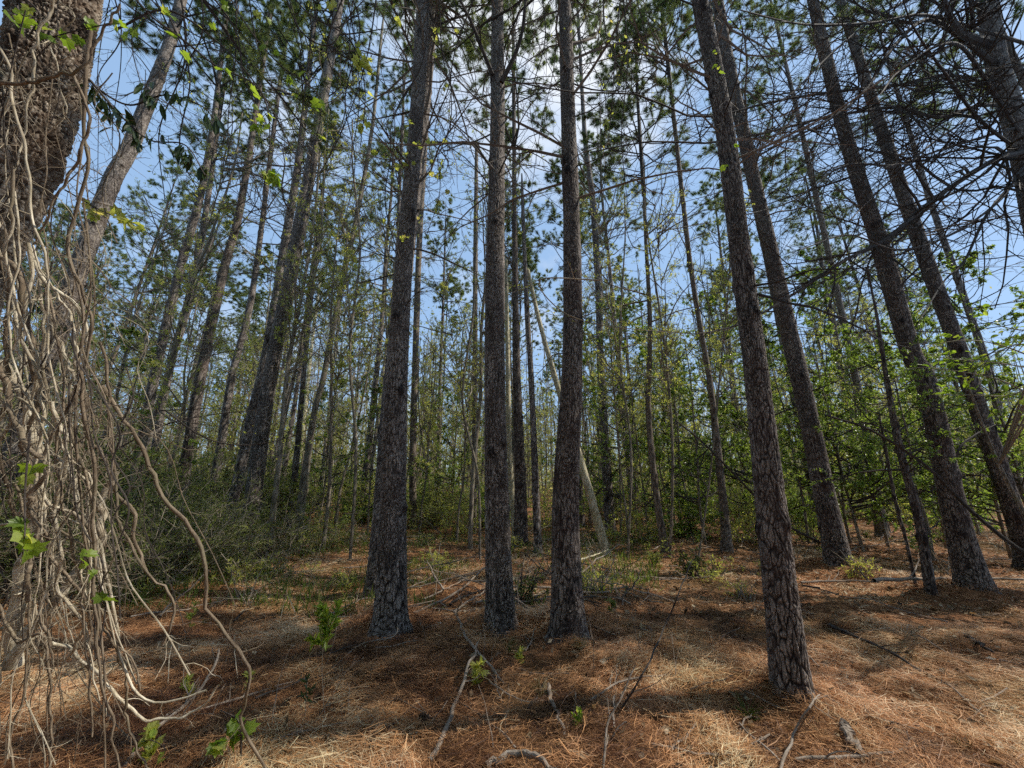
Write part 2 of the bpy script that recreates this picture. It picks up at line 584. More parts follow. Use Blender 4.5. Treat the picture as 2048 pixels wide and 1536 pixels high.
# ------------------------------------------------------------------ reusable crowns
def pine_crown(name, H, spread, ntuft_per=6, nb=34, needle=.16, w=.010, npt=15, bare=.0, k=6):
    mb = MB()
    t = np.sort(rng.uniform(0, 1, nb))
    S = np.stack([np.zeros(nb), np.zeros(nb), t * H], 1)
    az = rng.uniform(0, 2 * math.pi, nb)
    el = rng.normal(.25, .25, nb) + t * .35
    D = np.stack([np.cos(az) * np.cos(el), np.sin(az) * np.cos(el), np.sin(el)], 1)
    L = spread * (1.1 - .75 * t) * rng.uniform(.5, 1.15, nb)
    P1 = grow(S, D, L, k, .16, .04); R1 = straighten(np.maximum(L * .012, .008), k)
    tubes(mb, P1, R1, 4, 0)
    P2, R2 = spawn(P1, R1, 5, .3, 1, .75, .25, .42, 4, .18, .05, rmin=.004)
    tubes(mb, P2, R2, 3, 0)
    P3, R3 = spawn(P2, R2, 2, .3, 1, .7, .3, .5, 3, .18, .06, rmin=.003)
    tubes(mb, P3, R3, 3, 0)
    # leader
    tubes(mb, np.array([[[0, 0, -.5], [0.05, .03, H * .5], [0, 0, H * 1.03]]]), np.array([[.07, .045, .012]]), 6, 0)
    for PP, n in ((P2, ntuft_per), (P3, max(1, ntuft_per // 2))):
        pos, tan, r, LL, tt, pi = sample(PP, np.full(PP.shape[:2], .01), n, .45, 1.0)
        keep = (rng.random(len(pos)) > bare)
        tufts(mb, pos[keep], tan[keep] + np.array([0, 0, .1]), npt, needle, w, 1)
    return mb.mesh(name, [M['twig'], M['needle_live']])


def bare_limbs(name, H, spread, nb=22, k=6, leaf=None, lsize=.05, nl=2, up=.0, ang0=.1, fine=4, mat='twig', thick=.011):
    mb = MB()
    t = rng.uniform(0, 1, nb)
    S = np.stack([np.zeros(nb), np.zeros(nb), t * H], 1)
    az = rng.uniform(0, 2 * math.pi, nb); el = rng.normal(ang0, .3, nb)
    D = np.stack([np.cos(az) * np.cos(el), np.sin(az) * np.cos(el), np.sin(el)], 1)
    L = spread * rng.uniform(.3, 1.2, nb)
    P1 = grow(S, D, L, k, .17, up); R1 = straighten(np.maximum(L * thick, .006), k, .3)
    tubes(mb, P1, R1, 4, 0)
    tubes(mb, np.array([[[0, 0, -.1], [0, 0, H * .5], [0, 0, H * 1.02]]]), np.full((1, 3), .012), 5, 0)
    P2, R2 = spawn(P1, R1, fine, .2, 1, .8, .3, .45, 5, .2, up, rmin=.0055)
    tubes(mb, P2, R2, 3, 0)
    P3, R3 = spawn(P2, R2, 3, .2, 1, .8, .3, .5, 4, .2, up, rmin=.0038)
    tubes(mb, P3, R3, 3, 0)
    mats = [M[mat]]
    if leaf:
        pos, tan, *_ = sample(P3, np.full(P3.shape[:2], .01), nl, .2, 1.0)
        leaves(mb, pos + rng.normal(0, .02, pos.shape), lsize, 1)
        mats.append(M[leaf])
    return mb.mesh(name, mats)


def leafy_crown(name, H, spread, leaf, lsize, nb=30, nl=10, k=6, fine=5, up=.04, z0=0, asp=.5, flat=.5, mat='twig', shape=1.):
    """broadleaf crown: leaves held in sprays along the twigs"""
    mb = MB()
    t = rng.uniform(0, 1, nb)
    S = np.stack([np.zeros(nb), np.zeros(nb), z0 + t * H], 1)
    az = rng.uniform(0, 2 * math.pi, nb); el = rng.normal(.35, .3, nb)
    D = np.stack([np.cos(az) * np.cos(el), np.sin(az) * np.cos(el), np.sin(el)], 1)
    L = spread * (1.15 - .75 * t * shape) * rng.uniform(.5, 1.15, nb)
    P1 = grow(S, D, L, k, .18, up); R1 = straighten(np.maximum(L * .011, .005), k, .3)
    tubes(mb, P1, R1, 4, 0)
    P2, R2 = spawn(P1, R1, fine, .25, 1, .7, .25, .42, 4, .2, 0, rmin=.0025)
    tubes(mb, P2, R2, 3, 0)
    P3, R3 = spawn(P2, R2, 3, .2, 1, .7, .3, .5, 3, .2, 0, rmin=.002)
    tubes(mb, P3, R3, 3, 0)
    for PP, n in ((P2, nl), (P3, nl)):
        pos, tan, *_ = sample(PP, np.full(PP.shape[:2], .01), n, .2, 1.0)
        dd = tan * .6 + rng.normal(0, .6, pos.shape); dd[:, 2] -= .15
        leaves(mb, pos, lsize, 1, D=dd, asp=asp, flat=flat)
    return mb.mesh(name, [M[mat], M[leaf]])


PINE_CR = [pine_crown("pine_crown", rng.uniform(7, 10), rng.uniform(2.1, 2.9), 14, 50, .20, .0065, 17, bare=b) for b in (.1, .2, .35, .1, .25)]
LIMBS = [bare_limbs("bare_limbs", 6, s, n, fine=f, mat="far") for s, n, f in ((2.4, 26, 6), (1.9, 30, 6), (2.8, 24, 6), (1.7, 32, 6))]
SPRING_CR = [bare_limbs("sapling_crown", h, s, n, 7, 'spring', .055, 7, up=.10, ang0=.7, fine=5, mat='grey', thick=.012) for h, s, n in ((6, 2.0, 36), (9, 2.3, 46), (5, 1.6, 30))]
HOLLY_CR = [leafy_crown("holly_crown", h, s, 'holly', .042, nb, 13) for h, s, nb in ((4, 1.8, 30), (5.5, 1.6, 36), (3, 1.7, 26))]
FARLEAF_CR = [leafy_crown("broadleaf_crown", 8, 2.5, 'spring', .06, 54, 13, fine=5), leafy_crown("broadleaf_crown", 6, 2.7, 'thicket', .055, 50, 14, fine=5)]

TREES = {}


def crown_on(root, base, P, R, z_from, me, name="crown", scale=1., end=True):
    """hang a shared crown mesh on the trunk path"""
    zz = P[:, 2] - P[0, 2]
    i = int(np.argmin(np.abs(zz - z_from)))
    j = min(i + 12, len(P) - 1)
    if j == i: i = max(0, j - 6)
    d = Vector(norm(P[j] - P[i]))
    q = Vector((0, 0, 1)).rotation_difference(d)
    o = link(name, me, root, Vector(P[i] - base))
    from mathutils import Euler
    o.rotation_mode = 'QUATERNION'
    from mathutils import Quaternion
    o.rotation_quaternion = q @ Quaternion((0, 0, 1), rng.uniform(0, 6.28))
    o.scale = (scale,) * 3
    return o


def dead_branches(root, base, P, R, n, zlo, zhi, Lm, mat, seed_dir=None, twigs=6, up=.02, name="dead_branch"):
    zz = P[:, 2] - P[0, 2]
    for q in range(n):
        z = rng.uniform(zlo, zhi)
        i = int(np.argmin(np.abs(zz - z)))
        az = rng.uniform(0, 2 * math.pi)
        if abs(math.cos(az)) < .35: az += .9
        el = rng.normal(.25, .3)
        D = np.array([[math.cos(az) * math.cos(el), math.sin(az) * math.cos(el), math.sin(el)]])
        L = np.array([Lm * rng.uniform(.25, 1.2)])
        mb = MB()
        P1 = grow(P[i:i + 1], D, L, 8, .13, up)
        R1 = straighten([max(.008, L[0] * .010)], 8, .25)
        tubes(mb, P1, R1, 6, 0)
        if L[0] > .5 and twigs:
            P2, R2 = spawn(P1, R1, twigs, .25, 1, .8, .25, .4, 5, .17, up, rmin=.003)
            tubes(mb, P2, R2, 4, 0)
            P3, R3 = spawn(P2, R2, 3, .2, 1, .8, .3, .45, 4, .2, up, rmin=.002)
            tubes(mb, P3, R3, 3, 0)
        link(name, mb.mesh(name, [mat], base), root)


TRUNKS_3D = []


def tree(kind, pts, label, cat, mat, around=48, step=.02, seed=1, depth=None, ext=6., crown='pine', nbr=6, zlo=3, zhi=9, bl=1.2,
         group=None, plate=.034, amp=.011, flare=.3, crown_scale=1., limb=True, knots=1.):
    rows, base = fit(pts, depth, ext)
    root = thing(kind, base, label, cat, group)
    me, P, R, T = trunk_mesh("trunk", rows, mat, around, step, seed, plate, amp, flare, base, knots)
    link("trunk", me, root)
    H = P[-1, 2] - P[0, 2]
    if nbr:
        dead_branches(root, base, P, R, nbr, zlo, min(zhi, H * .9), bl, M['twig'])
    if limb and H > 7:
        crown_on(root, base, P, R, H * .35, LIMBS[seed % 4], "limb_whorl", .9)
    if crown == 'pine':
        crown_on(root, base, P, R, max(H * .62, H - 9), PINE_CR[seed % 5], scale=crown_scale)
    elif crown == 'spring':
        crown_on(root, base, P, R, H * .35, SPRING_CR[seed % 3], scale=crown_scale)
    elif crown == 'holly':
        crown_on(root, base, P, R, H * .3, HOLLY_CR[seed % 3], scale=crown_scale)
    TRUNKS_3D.append((base, rows[1, 3]))
    return root, base, P, R


# mounds around the bases of the near pines (positions from the flat ground, before mounds are added)
def flat(px, py):
    r = ray(px, py); return (CAM + r * (CAM[2] / -r[2]))


_m = []
for px, py, a, r in ((781, 1245, .20, .36), (1001, 1255, .20, .34), (1136, 1265, .24, .36), (1583, 1395, .18, .34), (1680, 1145, .25, .55),
                     (1950, 1185, .10, .6), (1150, 1330, .07, .5), (1180, 1380, .05, .7), (1290, 1330, .06, .45), (1930, 1290, .06, .18), (1500, 1170, .08, .5),
                     (620, 1500, -.04, .5), (400, 1180, .05, .7), (900, 1340, .03, .5)):
    p = flat(px, py); _m.append((p[0], p[1], a, r))
MOUNDS = _m

# ------------------------------------------------------------------ the setting: ground
def build_ground():
    mb = MB()
    # polar-ish grid: fine near the camera, coarse to the horizon
    ys = np.concatenate([np.linspace(-8, 1.5, 24), np.linspace(1.6, 9, 250), np.linspace(9.1, 30, 150), np.geomspace(31, 900, 40)])
    us = np.linspace(-1, 1, 360)
    Y, U = np.meshgrid(ys, us, indexing='ij')
    W = 9 + np.clip(Y, 0, None) * 1.9
    X = U * W
    Z = gh(X, Y) + .0
    far = np.clip((Y - 60) / 300, 0, 1)
    Z = Z * (1 - far) + far * 1.0
    V = np.stack([X, Y, Z], -1)
    idx = np.arange(V.shape[0] * V.shape[1]).reshape(V.shape[:2])
    Q = np.stack([idx[:-1, :-1], idx[:-1, 1:], idx[1:, 1:], idx[1:, :-1]], -1).reshape(-1, 4)
    mb.add(V, Q)
    o = link("ground", mb.mesh("ground", [M['ground']], smooth=True))
    tag(o, kind='structure')


build_ground()

# ------------------------------------------------------------------ hand placed trees
PINE = 'pine_tree'
G1 = dict(around=200, step=.008, flare=.42)
tree(PINE, [(780, 1258, 66), (786, 1018, 58), (793, 768, 48), (810, 500, 38), (832, 250, 31), (847, 0, 28)],
     "tall grey pine in front of another trunk, left of the two centre pines", "pine tree", M['pine'], seed=1, bl=1.6, nbr=9, **G1)
tree(PINE, [(752, 1192, 48), (766, 1018, 42), (784, 768, 38), (815, 500, 32), (845, 250, 27), (866, 0, 24)],
     "pine half hidden behind the grey pine left of centre", "pine tree", M['pine'], around=64, step=.02, seed=2, nbr=7)
tree(PINE, [(1002, 1262, 60), (994, 1018, 53), (990, 768, 45), (990, 500, 39), (995, 250, 31), (995, 0, 25)],
     "straight scaly pine in the middle with two dark limbs forking out high up", "pine tree", M['pine'], seed=3, bl=1.3, nbr=7, **G1)
tree(PINE, [(1136, 1272, 68), (1131, 1018, 57), (1143, 768, 45), (1145, 600, 40), (1143, 450, 37), (1137, 250, 32), (1129, 0, 26)],
     "straight dark pine right of centre on a mound of needles", "pine tree", M['pine_red'], seed=4, bl=1.3, nbr=8, **G1)
tree(PINE, [(1588, 1424, 84), (1562, 1200, 74), (1542, 1018, 65), (1514, 768, 55), (1505, 690, 52), (1480, 500, 48), (1448, 250, 43), (1400, 0, 37)],
     "nearest dark pine on the right, leaning left, with mossy foot", "pine tree", M['pine_red'], crown_scale=.55, seed=5, bl=1.2, nbr=10, around=220, step=.008, flare=.45)
tree(PINE, [(1680, 1142, 62), (1655, 1018, 52), (1602, 768, 42), (1545, 520, 37), (1505, 350, 33), (1455, 120, 29), (1435, 0, 26)],
     "dark pine standing on a needle mound right behind the nearest right pine", "pine tree", M['pine_red'], crown_scale=.55, seed=6, around=130, step=.012, bl=1.8, nbr=9)
tree(PINE, [(1950, 1180, 82), (1908, 1018, 62), (1853, 768, 50), (1820, 700, 49), (1763, 500, 45), (1685, 250, 36), (1625, 0, 28)],
     "thick leaning pine at the right behind the long fallen pole", "pine tree", M['pine_red'], crown_scale=.55, seed=7, around=130, step=.012, bl=2., nbr=10)
tree(PINE, [(2060, 1135, 62), (2025, 1018, 50), (1940, 768, 45), (1918, 700, 42), (1845, 500, 39), (1760, 250, 32), (1680, 0, 22)],
     "leaning pine whose foot is cut by the right picture edge", "pine tree", M['pine_red'], crown_scale=.55, seed=8, around=80, step=.02, bl=2., nbr=9)
tree(PINE, [(492, 1075, 44), (503, 1018, 40), (538, 768, 34), (590, 500, 31), (637, 250, 25), (680, 0, 19)],
     "largest of the leaning pines behind the green thicket on the left", "pine tree", M['pine'], seed=9, depth=9, around=72, step=.02, bl=1.8, nbr=9)
tree(PINE, [(470, 985, 24), (500, 850, 25), (535, 700, 24), (568, 500, 21), (600, 300, 16), (622, 100, 12)],
     "thinner pine close beside the largest leaning pine on the left", "pine tree", M['pine'], seed=10, depth=10, around=40, step=.04, nbr=5, zhi=12)
tree(PINE, [(262, 1000, 28), (285, 880, 27), (310, 750, 24), (357, 550, 23), (403, 380, 18), (430, 220, 14), (450, 50, 12)],
     "leftmost of the row of slim leaning pines behind the thicket", "pine tree", M['pine'], seed=11, depth=11, around=40, step=.04, nbr=6, zhi=14, bl=2)
tree(PINE, [(300, 960, 20), (335, 760, 18), (388, 550, 16), (415, 400, 14), (440, 220, 11)],
     "very slim pine just right of the leftmost of the leaning row", "pine tree", M['pine'], seed=12, depth=13, around=32, step=.05, nbr=4, zhi=14)
tree(PINE, [(362, 985, 28), (376, 900, 27), (402, 750, 26), (445, 550, 22), (475, 440, 19), (500, 300, 15), (530, 100, 11)],
     "stout pine in the middle of the leaning row behind the thicket", "pine tree", M['pine_red'], seed=13, depth=11.5, around=44, step=.04, nbr=7, zhi=14, bl=2)
tree(PINE, [(425, 980, 22), (440, 900, 20), (465, 750, 18), (502, 600, 15), (530, 400, 12), (555, 200, 10)],
     "slim pine between the stout one and the largest leaning pine", "pine tree", M['pine'], seed=14, depth=13.5, around=36, step=.05, nbr=5, zhi=15)
tree(PINE, [(-45, 1140, 58), (30, 900, 55), (100, 700, 52), (172, 500, 50), (225, 360, 47), (262, 290, 43), (335, 100, 34), (362, 0, 29)],
     "dark leaning pine right behind the vine wrapped trunk", "pine tree", M['pine'], seed=15, around=72, step=.02, nbr=9, bl=1.8)
tree(PINE, [(1042, 1092, 30), (1041, 970, 26), (1034, 768, 18), (1029, 450, 11), (1028, 200, 7)],
     "slim pine seen just right of the middle pine", "pine tree", M['pine_red'], seed=16, around=40, step=.04, nbr=5, zhi=12)
tree(PINE, [(1077, 1106, 18), (1073, 1018, 16), (1063, 768, 12), (1053, 600, 10), (1045, 400, 7)],
     "thin pole pine between the two centre pines", "pine tree", M['pine'], seed=17, around=32, step=.04, nbr=5, zhi=9, crown=None, ext=1, limb=False)
tree(PINE, [(1222, 1068, 24), (1215, 968, 21), (1206, 820, 18), (1200, 700, 16), (1197, 575, 15), (1185, 400, 13), (1170, 275, 10), (1160, 100, 7)],
     "slim curved pine just right of the leaning bare trunk", "pine tree", M['pine'], seed=18, around=40, step=.04, nbr=7, zhi=14, bl=2)
tree(PINE, [(1455, 1103, 24), (1443, 968, 17), (1420, 768, 13), (1385, 560, 11), (1360, 350, 10), (1330, 60, 6)],
     "slender curved pine left of the nearest right pine", "pine tree", M['far'], seed=19, around=32, step=.04, nbr=6, zhi=14, bl=1.5)
tree(PINE, [(1330, 1103, 17), (1310, 968, 14), (1297, 818, 12), (1300, 650, 10), (1290, 450, 7), (1285, 330, 5)],
     "thin straight pine between the curved slim pine and the slender one", "pine tree", M['far'], seed=20, around=28, step=.05, nbr=5, zhi=12)
tree(PINE, [(1765, 1074, 30), (1745, 950, 24), (1720, 800, 19), (1660, 520, 15), (1605, 270, 12), (1560, 80, 8)],
     "pine seen far back between the two big right hand pines", "pine tree", M['far'], seed=21, around=36, step=.05, nbr=6, zhi=14, bl=2)
tree(PINE, [(2060, 1010, 26), (2012, 900, 24), (1985, 768, 22), (1930, 600, 19), (1860, 400, 16), (1800, 200, 12)],
     "slimmer pine behind the far right leaning pines", "pine tree", M['pine'], seed=22, depth=12, around=36, step=.05, nbr=5, zhi=14, bl=2)
tree(PINE, [(828, 1060, 16), (826, 900, 15), (838, 500, 13), (852, 250, 11), (858, 60, 8)],
     "leafy slim pine showing just right of the grey pine left of centre", "pine tree", M['far'], seed=23, around=28, step=.05, nbr=7, zhi=15, bl=1.6)
tree('dead_tree', [(946, 1066, 14), (949, 900, 12), (950, 700, 11), (951, 500, 10), (953, 285, 7)],
     "thin dead pole with a broken top left of the middle pine", "dead tree", M['far'], seed=24, around=24, step=.05, ext=0, crown=None, limb=False, nbr=7, zhi=9, bl=1.)
tree('dead_tree', [(1030, 1085, 12), (1019, 900, 12), (1015, 700, 10), (1012, 520, 7)],
     "pale barkless dead pole half hidden by the middle pine", "dead tree", M['dead'], seed=25, around=20, step=.05, ext=0, crown=None, limb=False, nbr=2, zhi=5, bl=.6)
tree('leaning_dead_trunk', [(1213, 1108, 21), (1163, 930, 17), (1110, 755, 12), (1078, 640, 9), (1056, 540, 7)],
     "pale bare trunk leaning left behind the straight dark pine", "dead tree", M['dead'], seed=26, around=24, step=.04, ext=0, crown=None, limb=False, nbr=0, amp=.002, flare=.1)
tree('sapling_tree', [(592, 1092, 22), (610, 950, 18), (630, 820, 14), (648, 750, 13), (685, 560, 12), (720, 400, 10), (745, 250, 8), (762, 80, 6)],
     "curved grey sapling leaning right between thicket and grey pine", "young tree", M['grey'], seed=27, around=28, step=.04, crown='spring', nbr=7, zhi=10, bl=1.3, ext=2, amp=.003)
tree('sapling_tree', [(603, 900, 10), (612, 800, 9), (622, 700, 8), (640, 560, 6)],
     "pale thin sapling left of the curved grey one", "young tree", M['dead'], seed=28, around=16, step=.06, crown='spring', nbr=3, zhi=8, bl=1., ext=2, amp=.002, limb=False)
tree('sapling_tree', [(1862, 1187, 26), (1838, 1040, 22), (1800, 900, 19), (1775, 768, 13), (1755, 640, 8)],
     "dark slim trunk leaning just left of the thick right hand pine", "young tree", M['pine_red'], seed=29, around=36, step=.03, crown='holly', nbr=5, zhi=3.5, zlo=1.3, bl=1.2, ext=1, amp=.004, limb=False, crown_scale=.8)
tree('sapling_tree', [(1832, 1172, 9), (1812, 1080, 8), (1790, 1000, 8), (1768, 880, 7)],
     "thin dark stem beside the dark slim leaning trunk", "young tree", M['pine_red'], seed=30, around=14, step=.05, crown=None, nbr=2, zhi=2, zlo=1., bl=.6, ext=.5, amp=.001, limb=False)
# the near pine beyond the right edge with the wide net of bare branches
r4, b4, P4, R4 = tree(PINE, [(2215, 1000, 92), (2110, 600, 84), (2045, 300, 74), (1995, 130, 66), (1973, 0, 60), (1950, -150, 55)],
                      "big smooth pine trunk in the top right corner holding long bare branches", "pine tree", M['pine'], crown=None, seed=31, around=96, step=.02, depth=6.2, nbr=0, ext=3, limb=False)
# the vine wrapped pine at the left edge
l1, b1, P1_, R1_ = tree(PINE, [(-300, 1100, 235), (-190, 800, 235), (-95, 600, 235), (-50, 500, 234), (20, 350, 232), (75, 200, 230), (118, 0, 226), (150, -200, 220)],
                        "huge rough trunk wrapped in vines filling the left edge", "pine tree", M['pine_pale'], seed=32, around=260, step=.006, depth=2.1, nbr=0, ext=5,
                        plate=.044, amp=.030, limb=False)

# ------------------------------------------------------------------ branches drawn across the upper right (parts of the near right pine)


def pix_path(pts, d0, d1, m=24):
    n = len(pts)
    q = []
    for i, p in enumerate(pts):
        d = d0 + (d1 - d0) * i / (n - 1)
        q.append([*(CAM + ray(p[0], p[1]) * d), 0])
    return spline(np.array(q), m)[:, :3]


def twiggy(P, r0, r1, mat, n2=16, l2=.3, n3=4, up=.0, base=(0, 0, 0), name="branch", leaf=None, lsize=.04, nl=1, sides=7, flat=1., ang=.8):
    mb = MB()
    P = P[None]; k = P.shape[1]
    R = np.linspace(r0, r1, k)[None]
    R = R * (1 + rng.normal(0, .04, R.shape))
    tubes(mb, P, R, sides, 0)
    if n2:
        P2, R2 = spawn(P, R, n2, .08, 1, ang, .25, l2, 7, .14, up, rmin=.0025, flat=flat)
        tubes(mb, P2, R2, 4, 0)
        if n3:
            P3, R3 = spawn(P2, R2, n3, .15, 1, ang, .3, .42, 5, .16, up, rmin=.0018, flat=flat)
            tubes(mb, P3, R3, 3, 0)
            if leaf:
                pos, tan, *_ = sample(P3, R3, nl, .2, 1.)
                leaves(mb, pos, lsize, 1, flat=.4)
    return mb.mesh(name, [mat] + ([M[leaf]] if leaf else []), base)


def proj_on(P, px, py):
    # depth of a trunk at a pixel row
    best = None
    for p in P[::4]:
        q = p - CAM
        d = q[1] * cP + q[2] * sP
        v = (q[2] * cP - q[1] * sP) / d
        y = 768 - v * F
        if best is None or abs(y - py) < best[0]:
            best = (abs(y - py), d)
    return best[1]


BR = [  # pixel path from the trunk outwards, start radius (m), depth at tip
    ([(2065, 300), (1990, 320), (1900, 375), (1835, 425), (1770, 480), (1690, 520), (1600, 580), (1500, 640), (1440, 660), (1390, 668)], .030, 3.6, 26),
    ([(1990, 130), (1900, 60), (1850, 40), (1790, 90), (1745, 160), (1700, 210), (1620, 260), (1530, 300)], .026, 4.2, 20),
    ([(2030, 215), (1960, 210), (1880, 235), (1800, 215), (1740, 220), (1650, 235), (1560, 258), (1430, 285), (1300, 283), (1180, 305)], .020, 3.8, 24),
    ([(1985, 90), (1930, 70), (1905, 40), (1890, 0), (1870, -60)], .05, 5.2, 10),
    ([(2040, 270), (1990, 190), (1930, 100), (1880, 90), (1800, 140), (1760, 190)], .02, 4., 16),
    ([(2010, 180), (1900, 150), (1800, 170), (1700, 180), (1560, 200), (1400, 235), (1280, 190), (1150, 185), (1010, 160)], .018, 3.9, 22),
    ([(2060, 330), (1980, 420), (1930, 520), (1890, 560), (1840, 640)], .016, 4.2, 14),
    ([(2060, 90), (1960, 60), (1850, 30), (1750, 45), (1650, 50), (1580, 45), (1480, 20)], .018, 4., 20),
    ([(2050, 310), (1960, 240), (1900, 160), (1830, 60), (1800, -20)], .018, 4.4, 14),
    ([(2055, 320), (2000, 400), (1900, 470), (1800, 500), (1700, 470), (1600, 500)], .014, 3.8, 18),
    ([(1975, 20), (1880, -20), (1760, 30), (1660, 110), (1580, 190), (1500, 240)], .016, 4.4, 20),
    ([(2050, 250), (1980, 270), (1880, 300), (1790, 330), (1690, 330), (1590, 400), (1490, 430)], .014, 4., 18),
    ([(1998, 150), (1940, 230), (1860, 290), (1760, 380), (1700, 440)], .014, 4.4, 16),
]
for pts, r, dt, n in BR:
    d0 = proj_on(P4, *pts[0])
    link("branch", twiggy(pix_path(pts, d0, dt), r * 1.8, .006, M['twig'], int(n * 1.8), .26, 7, base=b4, flat=.7), r4)
# small dead twigs hanging near the middle pine's fork
root3 = [o for o in COL.objects if o.get("label", "").startswith("straight scaly pine")][0]
b3 = np.array(root3.location)
for pts, r in (([(1003, 165), (1030, 110), (1045, 60), (1052, 0), (1070, -80)], .03), ([(985, 150), (965, 100), (945, 50), (930, 20), (900, -40)], .028),
               ([(978, 330), (965, 310), (950, 285)], .018)):
    link("forked_limb", twiggy(pix_path(pts, 4.75, 4.6 if r > .02 else 4.7), r, r * .4, M['twig'], 6 if r > .02 else 0, .25, 3, base=b3), root3)

# ------------------------------------------------------------------ far woods: individual trees in view
def make_proto(kind, trunk_h, r, crown_me, crown_z, mat, label, cat, sx=1., limb=None, around=14):
    root = thing(kind, (0, 0, 0), label, cat)
    n = 7
    z = np.linspace(-.3, trunk_h, n)
    rows = np.stack([np.cumsum(rng.normal(0, .10, n)), np.cumsum(rng.normal(0, .10, n)), z, np.linspace(r, r * .3, n)], 1)
    rows[0, :2] = rows[1, :2]; rows[:, :2] -= rows[0, :2]
    me, P, R, T = trunk_mesh("trunk", rows, mat, around, .12, int(rng.integers(1000)), .07, .008, .25, (0, 0, 0), .6)
    link("trunk", me, root)
    i = int(np.argmin(np.abs(P[:, 2] - crown_z)))
    c = link("crown", crown_me, root, Vector(P[i])); c.scale = (sx,) * 3
    if limb is not None:
        i = int(np.argmin(np.abs(P[:, 2] - trunk_h * .3)))
        c = link("limb_whorl", limb, root, Vector(P[i]))
    return root


protos_p = [make_proto('pine_tree', h, r, PINE_CR[i % 5], h * .62, M['far' if i % 2 else 'pine'], "x", "pine tree", 1., LIMBS[i % 4])
            for i, (h, r) in enumerate(((19, .15), (17, .12), (21, .16), (16, .10), (18, .13)))]
protos_s = [make_proto('sapling_tree', h, r, c, h * .3, M['grey'], "x", "young tree", .9)
            for h, r, c in ((9, .05, SPRING_CR[0]), (13, .065, SPRING_CR[1]), (7, .04, SPRING_CR[2]))]
protos_h = [make_proto('broadleaf_tree', h, r, c, h * .25, M['grey'], "x", "broadleaf tree", s)
            for h, r, c, s in ((11, .07, FARLEAF_CR[0], 1.), (8, .06, FARLEAF_CR[1], 1.), (5, .04, HOLLY_CR[0], 1.))]
taken = [(b[0], b[1]) for b, r in TRUNKS_3D]


def scatter(protos, n, dmin, dmax, lab, cat, group, gap=1.0, umax=1.38, smin=.85, smax=1.15):
    cnt = 0; tries = 0
    while cnt < n and tries < n * 40:
        tries += 1
        d = math.sqrt(rng.uniform(dmin ** 2, dmax ** 2))
        u = rng.uniform(-umax, umax)
        x = u * d; y = d
        if u > 1.12 and d < 26: continue
        if any((x - a) ** 2 + (y - b) ** 2 < gap * gap for a, b in taken):
            continue
        taken.append((x, y)); cnt += 1
        side = 0 if u < -.45 else (1 if u < .45 else 2)
        o = copy_tree(protos[int(rng.integers(len(protos)))])
        s = rng.uniform(smin, smax)
        o.location = (x, y, gh1(x, y)); o.scale = (s, s, s * rng.uniform(.9, 1.1))
        o.rotation_euler = (rng.normal(0, .025), rng.normal(0, .025), rng.uniform(0, 6.28))
        o["label"] = lab[side]; o["category"] = cat; o["group"] = group[side]


scatter(protos_p, 40, 13, 30, ["slim pine standing back among the trees behind the left thicket", "slim pine standing back among the trees behind the centre pines",
                               "slim pine standing back among the leafy trees on the right"], "pine tree",
        ["slim pines in the left woods", "slim pines in the middle woods", "slim pines in the right woods"], 1.6)
scatter(protos_p, 62, 30, 75, ["distant pine far back in the left woods", "distant pine far back in the middle woods", "distant pine far back in the right woods"],
        "pine tree", ["distant pines on the left", "distant pines in the middle", "distant pines on the right"], 2.2)
scatter(protos_s, 150, 8.5, 32, ["thin bare sapling with new leaves in the left woods", "thin bare sapling with new leaves behind the centre pines", "thin bare sapling with new leaves in the right woods"],
        "young tree", ["saplings in the left woods", "saplings in the middle woods", "saplings in the right woods"], .8, 1.35)
scatter(protos_h, 100, 17, 55, ["leafy green understory tree in the left woods", "leafy green understory tree behind the centre pines", "leafy green understory tree in the right woods"],
        "broadleaf tree", ["understory trees on the left", "understory trees in the middle", "understory trees on the right"], 1.2)
# two unseen pines, added past the right picture edge to dapple the floor
for (x, y, q, sc_, lab) in ((10.8, 6.2, 0, .8, "unseen pine added past the right picture edge to shade the floor, nearer one"), (15.6, 5.7, 2, .75, "unseen pine added past the right picture edge to shade the floor, farther one")):
    o = copy_tree(protos_p[q]); o.location = (x, y, gh1(x, y)); o.scale = (sc_,) * 3; o.rotation_euler = (0, 0, q + .7)
    o["label"] = lab; o["category"] = "pine tree"
for p in protos_p + protos_s + protos_h:
    for c in list(p.children): bpy.data.objects.remove(c)
    bpy.data.objects.remove(p)


def far_woods():
    mb = MB()
    n = 420000
    d = np.sqrt(rng.uniform(34 ** 2, 110 ** 2, n)); u = rng.uniform(-1.5, 1.5, n)
    x = u * d; y = d
    z = np.where(rng.random(n) < .62, np.abs(rng.normal(0, 4.2, n)) + .2, rng.uniform(0, 1, n) ** 1.2 * 21)
    clump = vnoise(x * .25, z * .5 + y * .1, 5)
    keep = clump > .22 + z * .014
    P = np.stack([x, y, gh(x, y) + z], 1)[keep]
    leaves(mb, P, .27, 0, asp=.6, sd=.4)
    n = 1500
    d = np.sqrt(rng.uniform(36 ** 2, 110 ** 2, n)); u = rng.uniform(-1.5, 1.5, n)
    S = np.stack([u * d, d, gh(u * d, d) - .2], 1)
    Pt = grow(S, np.tile([[0, 0, 1.]], (n, 1)) + rng.normal(0, .04, (n, 3)), rng.uniform(9, 22, n), 5, .03, 0)
    tubes(mb, Pt, rng.uniform(.05, .14, n)[:, None] * np.linspace(1, .35, 5)[None], 4, 1)
    o = link("far_woods", mb.mesh("far_woods", [M['olive'], M['far']]))
    tag(o, "hazy olive green foliage and countless thin stems filling the far end of the woods", "far woods", kind='stuff')


far_woods()


